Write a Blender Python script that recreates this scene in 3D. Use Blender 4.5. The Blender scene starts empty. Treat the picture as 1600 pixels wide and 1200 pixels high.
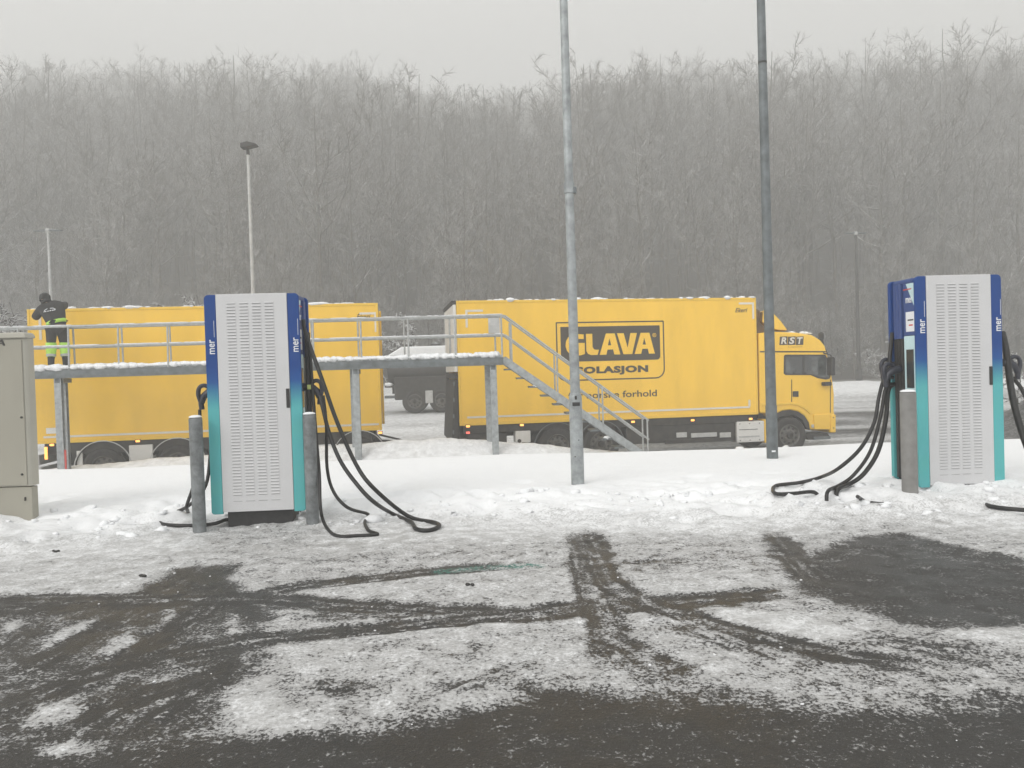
import bpy, math, random
import numpy as np
from mathutils import Vector, Matrix

random.seed(7)
SC = bpy.context.scene
COL = SC.collection
R = math.radians

# ------------------------------------------------------------------ camera
F, CAMZ, PITCH, ROLL = 1200.0, 1.5, math.atan(20 / 1200), 0.031
_fw = Vector((0, math.cos(PITCH), -math.sin(PITCH)))
_u0 = Vector((0, math.sin(PITCH), math.cos(PITCH)))
_r0 = Vector((1, 0, 0))
_rt = _r0 * math.cos(ROLL) - _u0 * math.sin(ROLL)
_up = _r0 * math.sin(ROLL) + _u0 * math.cos(ROLL)
cam_d = bpy.data.cameras.new('camera')
cam_d.sensor_width = 36
cam_d.lens = F / 1600 * 36
cam_d.clip_start, cam_d.clip_end = 0.1, 900
cam = bpy.data.objects.new('camera', cam_d)
COL.objects.link(cam)
M_ = Matrix((_rt, _up, -_fw)).transposed().to_4x4()
M_.translation = Vector((0, 0, CAMZ))
cam.matrix_world = M_
SC.camera = cam

# ------------------------------------------------------------------ world, sun, exposure
SUN_EL, SUN_AZ = R(36), R(222)          # overcast: a broad weak sun behind the camera
w = bpy.data.worlds.new('World'); SC.world = w; w.use_nodes = True
nt = w.node_tree; nt.nodes.clear()
sky = nt.nodes.new('ShaderNodeTexSky'); sky.sky_type = 'NISHITA'; sky.sun_disc = False
sky.sun_elevation = SUN_EL; sky.sun_rotation = SUN_AZ
sky.air_density = 1.0; sky.dust_density = 4.0
hs = nt.nodes.new('ShaderNodeHueSaturation'); hs.inputs['Saturation'].default_value = 0.05
mx = nt.nodes.new('ShaderNodeMixRGB'); mx.inputs[0].default_value = 0.88
mx.inputs[2].default_value = (12.3, 12.35, 12.3, 1)       # the even grey cloud deck
bg = nt.nodes.new('ShaderNodeBackground'); bg.inputs['Strength'].default_value = 0.1
wo = nt.nodes.new('ShaderNodeOutputWorld')
nt.links.new(sky.outputs[0], hs.inputs['Color']); nt.links.new(hs.outputs[0], mx.inputs[1])
nt.links.new(mx.outputs[0], bg.inputs[0]); nt.links.new(bg.outputs[0], wo.inputs[0])
sl = bpy.data.lights.new('sun', 'SUN'); sl.energy = 1.4; sl.angle = R(32); sl.color = (1, .97, .93)
so = bpy.data.objects.new('sun', sl); COL.objects.link(so)
so.rotation_euler = (R(90) - SUN_EL, 0, -SUN_AZ + R(180))
so.location = (0, -5, 30)
SC.view_settings.view_transform = 'Standard'; SC.view_settings.look = 'None'
SC.view_settings.exposure = 0.02; SC.view_settings.gamma = 1; SC.view_settings.use_curve_mapping = False
SC.render.engine = 'CYCLES'
cy = SC.cycles
cy.use_denoising = True
cy.max_bounces = 6; cy.diffuse_bounces = 3; cy.glossy_bounces = 3; cy.transmission_bounces = 3
cy.volume_bounces = 3; cy.transparent_max_bounces = 8
cy.sample_clamp_indirect = 6

# ------------------------------------------------------------------ geometry of the view
def ray(u, v): return _rt * ((u - 800) / F) - _up * ((v - 600) / F) + _fw
C0 = Vector((0, 0, CAMZ))
def on(u, v, z=0.0):
    d = ray(u, v); return C0 + d * ((z - CAMZ) / d.z)
def at(u, v, Y):
    d = ray(u, v); return C0 + d * (Y / d.y)

# ------------------------------------------------------------------ materials
MATS = {}
def pmat(name, col, rough=.5, metal=0., var=.1, scale=5., bump=0., bscale=60., spec=.5, col2=None, thr=None, emit=0., stretch=None):
    if name in MATS: return MATS[name]
    m = bpy.data.materials.new(name); m.use_nodes = True
    n = m.node_tree; b = n.nodes['Principled BSDF']
    b.inputs['Roughness'].default_value = rough; b.inputs['Metallic'].default_value = metal
    b.inputs['Specular IOR Level'].default_value = spec
    tc = n.nodes.new('ShaderNodeTexCoord'); no = n.nodes.new('ShaderNodeTexNoise')
    no.inputs['Scale'].default_value = scale; no.inputs['Detail'].default_value = 6; no.inputs['Roughness'].default_value = .6
    src = tc.outputs['Object']
    if stretch:
        mp = n.nodes.new('ShaderNodeMapping'); mp.inputs['Scale'].default_value = stretch
        n.links.new(src, mp.inputs[0]); src = mp.outputs[0]
    n.links.new(src, no.inputs['Vector'])
    cr = n.nodes.new('ShaderNodeValToRGB')
    a = [max(0, c * (1 - var)) for c in col]; c2 = col2 or [min(1, c * (1 + var)) for c in col]
    lo, hi = thr or (.32, .68)
    cr.color_ramp.elements[0].position = lo; cr.color_ramp.elements[0].color = (*a, 1)
    cr.color_ramp.elements[1].position = hi; cr.color_ramp.elements[1].color = (*c2, 1)
    n.links.new(no.outputs['Fac'], cr.inputs[0]); n.links.new(cr.outputs[0], b.inputs['Base Color'])
    if bump:
        n2 = n.nodes.new('ShaderNodeTexNoise'); n2.inputs['Scale'].default_value = bscale; n2.inputs['Detail'].default_value = 5
        n.links.new(tc.outputs['Object'], n2.inputs['Vector'])
        bp = n.nodes.new('ShaderNodeBump'); bp.inputs['Strength'].default_value = bump; bp.inputs['Distance'].default_value = .02
        n.links.new(n2.outputs['Fac'], bp.inputs['Height']); n.links.new(bp.outputs[0], b.inputs['Normal'])
    if emit:
        n.links.new(cr.outputs[0], b.inputs['Emission Color']); b.inputs['Emission Strength'].default_value = emit
    MATS[name] = m
    return m

YEL = pmat('yellow_paint', (.84, .515, .045), .38, var=.07, scale=1.6, stretch=(1, 1, .22))
YELD = pmat('yellow_trim', (.78, .49, .045), .45, var=.06, scale=3)
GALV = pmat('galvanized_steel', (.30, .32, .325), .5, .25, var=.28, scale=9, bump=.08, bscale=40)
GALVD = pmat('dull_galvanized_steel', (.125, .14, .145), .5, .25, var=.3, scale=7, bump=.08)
RAILM = pmat('rail_steel', (.36, .37, .365), .5, .2, var=.2, scale=12)
PLASTW = pmat('white_panel_paint', (.56, .56, .565), .45, var=.03, scale=3)
BLACK = pmat('black_rubber', (.022, .021, .021), .55, var=.3, scale=20, bump=.05)
CABLE = pmat('cable_rubber', (.009, .0085, .008), .5, var=.3, scale=20)
DARK = pmat('dark_chassis', (.030, .028, .025), .65, var=.4, scale=6)
DARKB = pmat('dark_print', (.050, .040, .028), .5, var=.05)
TYRE = pmat('dusty_tyre', (.034, .032, .030), .8, var=.3, scale=9)
RIM = pmat('dirty_rim', (.13, .125, .115), .6, .3, var=.35, scale=12)
WHITE = pmat('white_paint', (.66, .65, .62), .5, var=.06, scale=4)
WHITEP = pmat('white_print', (.75, .76, .78), .5, var=.03)
TAPE = pmat('reflective_tape', (.66, .62, .55), .4, var=.05)
GREYC = pmat('cabinet_grey', (.30, .285, .235), .55, var=.06, scale=2.5, stretch=(1, 1, .3))
GREYL = pmat('cabinet_light', (.40, .385, .33), .55, var=.05, scale=3)
PALE = pmat('pale_grey_metal', (.46, .46, .45), .5, .1, var=.15, scale=5)
GLASS = pmat('dark_glass', (.02, .024, .025), .06, scale=1.6, spec=.9, col2=(.11, .125, .125), thr=(.48, .68))  # paler cloudy patches in the colour stand in for reflections on the panes
SCREEN = pmat('screen_glass', (.03, .034, .038), .15, var=.3, scale=6)
CYAN = pmat('pale_cyan_sticker', (.50, .66, .68), .5, var=.05)
REDP = pmat('red_print', (.55, .07, .06), .5, var=.1)
AMBER = pmat('amber_lamp', (1.0, .42, .10), .4, var=.1, emit=1.6)
REDL = pmat('red_lamp', (1.0, .16, .12), .4, var=.1, emit=1.0)
HIVIS = pmat('hi_vis_yellow', (.42, .72, .10), .7, var=.12, scale=20)
REFL = pmat('reflective_grey', (.42, .42, .40), .5, var=.1)
JACKET = pmat('black_fleece', (.020, .020, .019), .9, var=.3, scale=14, bump=.2)
TROUS = pmat('charcoal_trousers', (.022, .021, .020), .9, var=.2, scale=12, bump=.2)
SKIN = pmat('skin', (.50, .32, .25), .6, var=.06)
BROWNS = pmat('brown_cab_gap', (.16, .10, .045), .7, var=.3)
TANKM = pmat('tank_steel', (.030, .029, .028), .45, .3, var=.35, scale=3)

def gradient_mat():
    m = bpy.data.materials.new('blue_teal_print'); m.use_nodes = True
    n = m.node_tree; b = n.nodes['Principled BSDF']; b.inputs['Roughness'].default_value = .45; b.inputs['Specular IOR Level'].default_value = .3
    tc = n.nodes.new('ShaderNodeTexCoord'); sp = n.nodes.new('ShaderNodeSeparateXYZ')
    mr = n.nodes.new('ShaderNodeMapRange'); mr.inputs[1].default_value = 0; mr.inputs[2].default_value = 2.4
    cr = n.nodes.new('ShaderNodeValToRGB'); e = cr.color_ramp
    e.elements[0].position = 0; e.elements[0].color = (.105, .44, .44, 1)
    e.elements[1].position = 1; e.elements[1].color = (.005, .050, .225, 1)
    for p, c in ((.50, (.10, .43, .44)), (.615, (.012, .085, .285)), (.68, (.005, .052, .23))):
        q = e.elements.new(p); q.color = (*c, 1)
    no = n.nodes.new('ShaderNodeTexNoise'); no.inputs['Scale'].default_value = 5
    mixn = n.nodes.new('ShaderNodeMixRGB'); mixn.blend_type = 'MULTIPLY'; mixn.inputs[0].default_value = .12
    n.links.new(tc.outputs['Object'], sp.inputs[0]); n.links.new(sp.outputs[2], mr.inputs[0]); n.links.new(mr.outputs[0], cr.inputs[0])
    n.links.new(tc.outputs['Object'], no.inputs['Vector'])
    n.links.new(cr.outputs[0], mixn.inputs[1]); n.links.new(no.outputs['Color'], mixn.inputs[2]); n.links.new(mixn.outputs[0], b.inputs['Base Color'])
    return m
GRAD = gradient_mat()
BLUEF = pmat('blue_side_print', (.030, .065, .21), .45, var=.06)

def snow_mat():
    m = pmat('snow', (.80, .81, .82), .75, var=.04, scale=3, bump=.35, bscale=30, spec=.2)
    return m
SNOW = snow_mat()

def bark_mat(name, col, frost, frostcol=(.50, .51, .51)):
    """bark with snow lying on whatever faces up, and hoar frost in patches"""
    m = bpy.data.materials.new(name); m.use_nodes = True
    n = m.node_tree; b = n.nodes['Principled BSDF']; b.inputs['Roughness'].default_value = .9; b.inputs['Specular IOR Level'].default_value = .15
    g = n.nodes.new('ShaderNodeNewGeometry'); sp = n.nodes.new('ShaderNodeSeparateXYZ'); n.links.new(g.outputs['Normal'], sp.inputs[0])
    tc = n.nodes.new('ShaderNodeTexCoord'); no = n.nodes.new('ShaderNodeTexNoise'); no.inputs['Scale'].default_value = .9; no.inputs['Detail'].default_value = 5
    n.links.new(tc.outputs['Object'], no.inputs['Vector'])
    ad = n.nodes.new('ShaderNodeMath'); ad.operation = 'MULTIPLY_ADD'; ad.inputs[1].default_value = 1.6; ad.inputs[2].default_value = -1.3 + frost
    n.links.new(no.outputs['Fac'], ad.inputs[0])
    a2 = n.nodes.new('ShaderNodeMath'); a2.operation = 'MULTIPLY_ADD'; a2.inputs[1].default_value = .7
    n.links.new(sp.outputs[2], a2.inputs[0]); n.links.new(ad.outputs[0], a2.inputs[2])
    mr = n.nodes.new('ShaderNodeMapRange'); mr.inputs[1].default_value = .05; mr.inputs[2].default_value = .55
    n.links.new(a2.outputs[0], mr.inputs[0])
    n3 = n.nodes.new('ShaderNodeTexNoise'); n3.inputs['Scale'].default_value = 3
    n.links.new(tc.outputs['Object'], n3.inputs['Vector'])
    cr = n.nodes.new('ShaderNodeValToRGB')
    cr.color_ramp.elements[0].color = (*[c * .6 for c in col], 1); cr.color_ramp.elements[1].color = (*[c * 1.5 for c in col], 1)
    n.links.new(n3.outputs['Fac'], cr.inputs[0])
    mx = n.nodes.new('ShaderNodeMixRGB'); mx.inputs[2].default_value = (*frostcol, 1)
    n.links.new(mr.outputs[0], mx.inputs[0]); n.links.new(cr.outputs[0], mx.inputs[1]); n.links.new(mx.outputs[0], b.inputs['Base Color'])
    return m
BARK = bark_mat('grey_bark', (.085, .072, .058), -.15)
TWIG = bark_mat('frosted_twigs', (.100, .084, .068), .50, (.60, .60, .59))
SHRUBM = bark_mat('snowy_branches', (.055, .048, .040), .62, (.72, .72, .72))
RIME_FOGTINT = bark_mat('rimed_fog_tint_twigs', (.11, .095, .08), .78, (.66, .66, .655))  # heavier frost, its colour lifted to paint in the fog fade of far crowns
BRUSHM = bark_mat('brown_brush', (.070, .058, .044), .02)

# ------------------------------------------------------------------ mesh builder
class MB:
    def __init__(s): s.v, s.f, s.sm = [], [], []
    def add(s, vs, fs, sm=False):
        o = len(s.v); s.v += [tuple(p) for p in vs]
        for f in fs: s.f.append(tuple(i + o for i in f)); s.sm.append(sm)
        return s
    def box(s, x0, y0, z0, x1, y1, z1, M=None):
        vs = [Vector(p) for p in ((x0,y0,z0),(x1,y0,z0),(x1,y1,z0),(x0,y1,z0),(x0,y0,z1),(x1,y0,z1),(x1,y1,z1),(x0,y1,z1))]
        if M: vs = [M @ p for p in vs]
        return s.add(vs, [(0,3,2,1),(4,5,6,7),(0,1,5,4),(1,2,6,5),(2,3,7,6),(3,0,4,7)])
    def bar(s, p0, p1, wx, wz):
        """box beam between two points, upright section"""
        p0, p1 = Vector(p0), Vector(p1); d = (p1 - p0); L = d.length; d.normalize()
        side = d.cross(Vector((0, 0, 1)))
        if side.length < 1e-4: side = Vector((1, 0, 0))
        side.normalize(); up = side.cross(d)
        M = Matrix((d, -side, up)).transposed().to_4x4(); M.translation = p0
        return s.box(0, -wx / 2, -wz / 2, L, wx / 2, wz / 2, M)
    def prism(s, poly, y0, y1):
        """polygon in x-z extruded along y"""
        n = len(poly)
        A = sum(poly[i][0] * poly[(i + 1) % n][1] - poly[(i + 1) % n][0] * poly[i][1] for i in range(n))
        if A < 0: poly = poly[::-1]
        vs = [(p[0], y0, p[1]) for p in poly] + [(p[0], y1, p[1]) for p in poly]
        fs = [tuple(range(n)), tuple(range(2 * n - 1, n - 1, -1))]
        fs += [(i, i + n, (i + 1) % n + n, (i + 1) % n) for i in range(n)]
        return s.add(vs, fs)
    def tube(s, pts, r, n=8, caps=True, closed=False):
        pts = [Vector(p) for p in pts]; k = len(pts)
        rs = r if isinstance(r, (list, tuple)) else [r] * k
        ups = None; vs = []
        for i, p in enumerate(pts):
            if closed: d = pts[(i + 1) % k] - pts[i - 1]
            else: d = pts[min(i + 1, k - 1)] - pts[max(i - 1, 0)]
            d.normalize()
            if ups is None:
                ups = d.orthogonal().normalized()
            else:
                ups = (ups - d * ups.dot(d))
                ups = ups.normalized() if ups.length > 1e-5 else d.orthogonal().normalized()
            b = d.cross(ups)
            for j in range(n):
                a = 2 * math.pi * j / n
                vs.append(p + (ups * math.cos(a) + b * math.sin(a)) * rs[i])
        fs = []
        for i in range(k if closed else k - 1):
            i2 = (i + 1) % k
            for j in range(n):
                j2 = (j + 1) % n
                fs.append((i * n + j, i * n + j2, i2 * n + j2, i2 * n + j))
        s.add(vs, fs, True)
        if caps and not closed:
            s.add(vs[:n], [tuple(range(n - 1, -1, -1))]); s.add(vs[-n:], [tuple(range(n))])
        return s
    def lathe(s, prof, n=24, M=None, cap=True):
        """profile (r, z) about z; sharp steps get their own verts"""
        M = M or Matrix()
        for a, b in zip(prof[:-1], prof[1:]):
            vs = []
            for (r, z) in (a, b):
                for j in range(n):
                    t = 2 * math.pi * j / n
                    vs.append(M @ Vector((r * math.cos(t), r * math.sin(t), z)))
            s.add(vs, [(j, (j + 1) % n, (j + 1) % n + n, j + n) for j in range(n)], True)
        if cap:
            for (r, z), rev in ((prof[0], True), (prof[-1], False)):
                if r > 1e-5:
                    vs = [M @ Vector((r * math.cos(2 * math.pi * j / n), r * math.sin(2 * math.pi * j / n), z)) for j in range(n)]
                    s.add(vs, [tuple(range(n - 1, -1, -1)) if rev else tuple(range(n))])
        return s
    def blob(s, c, rx, ry, rz, n=7, m=4, jit=.18, rnd=random):
        vs = [Vector((0, 0, rz))]
        for i in range(1, m):
            ph = math.pi * i / m
            for j in range(n):
                t = 2 * math.pi * (j + .5 * (i % 2)) / n; k = 1 + rnd.uniform(-jit, jit)
                vs.append(Vector((rx * math.sin(ph) * math.cos(t) * k, ry * math.sin(ph) * math.sin(t) * k, rz * math.cos(ph) * k)))
        vs.append(Vector((0, 0, -rz)))
        c = Vector(c); vs = [c + v for v in vs]
        fs = [(0, 1 + j, 1 + (j + 1) % n) for j in range(n)]
        for i in range(m - 2):
            o = 1 + i * n
            fs += [(o + j, o + n + j, o + n + (j + 1) % n, o + (j + 1) % n) for j in range(n)]
        o = 1 + (m - 2) * n; e = len(vs) - 1
        fs += [(o + (j + 1) % n, o + j, e) for j in range(n)]
        return s.add(vs, fs, True)
    def build(s, name, mat, parent=None, bevel=0., seg=2, kind=None, label=None):
        me = bpy.data.meshes.new(name); me.from_pydata(s.v, [], s.f)
        me.polygons.foreach_set('use_smooth', s.sm); me.materials.append(mat); me.update()
        return link(name, me, parent, bevel, seg, kind, label)

def link(name, me, parent=None, bevel=0., seg=2, kind=None, label=None):
    o = bpy.data.objects.new(name, me); COL.objects.link(o)
    if parent: o.parent = parent
    if bevel:
        b = o.modifiers.new('bevel', 'BEVEL'); b.width = bevel; b.segments = seg; b.limit_method = 'ANGLE'; b.angle_limit = R(35)
        b.harden_normals = False
    if kind: o['kind'] = kind
    if label: o['label'] = label
    return o
def tag(o, label=None, cat=None, group=None, kind=None):
    if label: o['label'] = label
    if cat: o['category'] = cat
    if group: o['group'] = group
    if kind: o['kind'] = kind
    return o
def thing(name, loc, rz, label, cat, group=None, pitch=0.):
    o = bpy.data.objects.new(name, None); COL.objects.link(o); o.empty_display_size = .3
    o.location = loc; o.rotation_euler = (0, pitch, rz)
    o.matrix_basis  # noqa
    return tag(o, label, cat, group)
def copy_tree(o, parent=None):
    c = o.copy(); COL.objects.link(c)
    if parent: c.parent = parent
    for ch in list(o.children): copy_tree(ch, c)
    return c
def root_matrix(o):
    return Matrix.LocRotScale(o.location, o.rotation_euler, o.scale)

def flat(splines, depth=.003):
    """filled flat shape (outer outlines and holes) with a little thickness"""
    c = bpy.data.curves.new('outline', 'CURVE'); c.dimensions = '2D'; c.fill_mode = 'BOTH'; c.extrude = depth
    for pts in splines:
        sp = c.splines.new('POLY'); sp.points.add(len(pts) - 1); sp.use_cyclic_u = True
        for q, p in zip(sp.points, pts): q.co = (p[0], p[1], 0, 1)
    o = bpy.data.objects.new('outline', c); me = bpy.data.meshes.new_from_object(o)
    bpy.data.objects.remove(o); bpy.data.curves.remove(c)
    return me
def text(body, bold=0., shear=0., depth=.003, space=1.):
    c = bpy.data.curves.new('text', 'FONT'); c.body = body; c.offset = bold; c.shear = shear; c.extrude = depth; c.space_character = space
    c.resolution_u = 3
    o = bpy.data.objects.new('text', c); me = bpy.data.meshes.new_from_object(o)
    bpy.data.objects.remove(o); bpy.data.curves.remove(c)
    return me
def fit(me, x0, y0, x1, y1):
    n = len(me.vertices); a = np.empty(n * 3, 'f'); me.vertices.foreach_get('co', a); a = a.reshape(-1, 3)
    lo, hi = a.min(0), a.max(0)
    a[:, 0] = x0 + (a[:, 0] - lo[0]) / (hi[0] - lo[0]) * (x1 - x0)
    a[:, 1] = y0 + (a[:, 1] - lo[1]) / (hi[1] - lo[1]) * (y1 - y0)
    me.vertices.foreach_set('co', a.ravel()); me.update(); return me
FRONT = ((1, 0, 0), (0, 0, 1), (0, -1, 0))      # reads along +x on a face that looks to -y
RISE = ((0, 0, 1), (-1, 0, 0), (0, -1, 0))      # reads upwards on the same face
def stick(me, name, mat, parent, org=(0, 0, 0), axes=FRONT, kind=None):
    M = Matrix([Vector(a) for a in axes]).transposed().to_4x4(); M.translation = Vector(org)
    me.transform(M); me.materials.clear(); me.materials.append(mat)
    return link(name, me, parent, kind=kind)
def rrect(x0, y0, x1, y1, r, n=6):
    r = r if isinstance(r, (list, tuple)) else [r] * 4   # bl, br, tr, tl
    out = []
    for (cx, cy, a0, k) in ((x0, y0, 180, r[0]), (x1, y0, 270, r[1]), (x1, y1, 0, r[2]), (x0, y1, 90, r[3])):
        sx = 1 if cx == x0 else -1; sy = 1 if cy == y0 else -1
        if k <= 1e-6: out.append((cx, cy)); continue
        for i in range(n + 1):
            t = R(a0 + 90 * i / n); out.append((cx + sx * k + k * math.cos(t), cy + sy * k + k * math.sin(t)))
    return out
def spline(pts, n=6):
    """Catmull-Rom through points"""
    P = [Vector(p) for p in pts]; out = []
    for i in range(len(P) - 1):
        a, b, c, d = P[max(i - 1, 0)], P[i], P[i + 1], P[min(i + 2, len(P) - 1)]
        for k in range(n):
            t = k / n
            out.append(.5 * ((2 * b) + (c - a) * t + (2 * a - 5 * b + 4 * c - d) * t * t + (3 * b - a - 3 * c + d) * t ** 3))
    out.append(P[-1]); return out

# ------------------------------------------------------------------ numpy noise
_rg = np.random.RandomState(3); _tab = _rg.rand(512, 512)
def vnoise(x, y):
    xi = np.floor(x).astype(int); yi = np.floor(y).astype(int); fx = x - xi; fy = y - yi
    fx = fx * fx * fx * (fx * (fx * 6 - 15) + 10); fy = fy * fy * fy * (fy * (fy * 6 - 15) + 10)
    a = _tab[xi & 511, yi & 511]; b = _tab[(xi + 1) & 511, yi & 511]; c = _tab[xi & 511, (yi + 1) & 511]; d = _tab[(xi + 1) & 511, (yi + 1) & 511]
    return (a * (1 - fx) + b * fx) * (1 - fy) + (c * (1 - fx) + d * fx) * fy
def fbm(x, y, f, oc=4, g=.5):
    s = 0; t = 0; a = 1
    for i in range(oc):
        s = s + a * vnoise(x * f + 17.3 * i, y * f + 5.1 * i); t += a; a *= g; f *= 2.03
    return s / t - .5
def S(a, b, x):
    t = np.clip((x - a) / (b - a), 0, 1); return t * t * (3 - 2 * t)
def gauss(x, y, cx, cy, rx, ry): return np.exp(-((x - cx) / rx) ** 2 - ((y - cy) / ry) ** 2)

# ------------------------------------------------------------------ the lie of the land
RX = [-16, -11.1, -8.4, -4.5, -3.0, -1.5, 0, 1.5, 3.15, 4.2, 9]
RZ = [-.50, -.46, -.27, -.12, -.06, -.02, -.20, -.37, -.60, -.80, -.95]
def slush_zone(x, y): return np.exp(-(((x + 1.9) / 1.9) ** 2 + ((y - 7.35) / 1.0) ** 2) ** 2)
def snow_front(x, y):
    """0 on the cleared asphalt, 1 on the unploughed verge"""
    edge = 6.75 + .45 * S(-4.5, -2.2, x) * (1 - S(-.2, 1.2, x)) + .25 * fbm(x, y, .9, 3) - .45 * S(-3, -5, x) - .15 * S(1.5, 3, x) + .55 * S(4.8, 6.0, x)
    return S(edge, edge + 1.1, y)
def H(x, y):
    base = -.55 * S(12.6, 16.6, y) - .49 * S(16.6, 19.4, y)
    rise_l = .85 * S(23, 36, y) + .5 * S(36, 48, y); rise_r = .15 * S(24, 36, y) + .45 * S(34, 46, y)
    k = S(2, 7, x); base = base + rise_l * (1 - k) + rise_r * k
    hill = .06 * np.clip(y - 47, 0, 18) + .38 * np.clip(y - 70, 0, None)
    base = base + hill
    v = snow_front(x, y) * (1 - S(19.0, 19.6, y))
    z = base + v * (.09 - .065 * slush_zone(x, y) + .075 * gauss(x, y, 4.6, 8.0, 1.9, 1.4))
    rough = .07 * fbm(x, y, .55, 3) + .085 * fbm(x, y, 2.1, 4) + .055 * fbm(x, y, 6.5, 4, .6)
    foot = np.clip(fbm(x + 40, y + 9, 2.6, 2) - .12, 0, .2)
    z = z + v * (rough * 1.45 * (1 - .90 * S(8.7, 9.9, y)) - .45 * foot * (1 - S(9, 10.4, y)))
    z = z + .05 * fbm(x, y, .3, 2) * v * S(9, 11, y)
    # ploughed ridge in front of the parked lorry
    yc = 17.75 + .045 * (x + 11)
    rz = np.interp(x, RX, RZ)
    g = np.exp(-((y - yc) / .62) ** 2)
    z = np.maximum(z, base + np.clip(rz - base, 0, None) * g + .10 * fbm(x, y, 2.2, 4) * g)
    g2 = np.exp(-((y - 19.75) / .35) ** 2) * S(2.4, 3.4, x) * (1 - S(8.3, 9.2, x))
    z = z + g2 * (.30 + .25 * fbm(x, y, 2.6, 4))
    # far berms
    z = z + S(5, 8, x) * gauss(x * 0, y, 0, 44.5, 1, 2.4) * (.75 + .5 * fbm(x, y, .5, 4))
    z = z + 1.5 * gauss(x, y, 17.8, 24, 2.0, 2.6) * (1 + .9 * fbm(x, y, 1.2, 4))
    return z

def hz(x, y): return float(H(np.array([float(x)]), np.array([float(y)]))[0])

def seg_dist(px, py, a, b):
    dx, dy = b[0] - a[0], b[1] - a[1]; L = dx * dx + dy * dy + 1e-12
    t = np.clip(((px - a[0]) * dx + (py - a[1]) * dy) / L, 0, 1)
    return np.hypot(px - a[0] - t * dx, py - a[1] - t * dy)
def smooth_line(p):
    return [(q.x, q.y) for q in spline([(a, b, 0) for a, b in p], 5)]
def g2(pts): return [tuple(on(u, v, 0)[:2]) for u, v in pts]
def poly_sd(x, y, poly):
    inside = np.zeros(x.shape, bool); d = np.full(x.shape, 1e9); n = len(poly)
    for i in range(n):
        a, b = poly[i], poly[(i + 1) % n]
        d = np.minimum(d, seg_dist(x, y, a, b))
        cond = (a[1] > y) != (b[1] > y)
        xi = (b[0] - a[0]) * (y - a[1]) / (b[1] - a[1] + 1e-12) + a[0]
        inside ^= cond & (x < xi)
    return np.where(inside, d, -d)
def line_d(x, y, pts, along=False):
    d = np.full(x.shape, 1e9); al = np.zeros(x.shape); sd = np.zeros(x.shape); acc = 0
    for a, b in zip(pts[:-1], pts[1:]):
        q = seg_dist(x, y, a, b); L = math.hypot(b[0] - a[0], b[1] - a[1]); ux, uy = (b[0] - a[0]) / L, (b[1] - a[1]) / L
        m = q < d; d = np.where(m, q, d)
        if along: al = np.where(m, acc + (x - a[0]) * ux + (y - a[1]) * uy, al); sd = np.where(m, (x - a[0]) * uy - (y - a[1]) * ux, sd)
        acc += L
    if along: sd = sd; d = d + .0; line_d.total = acc
    return (d, al, sd) if along else d

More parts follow.
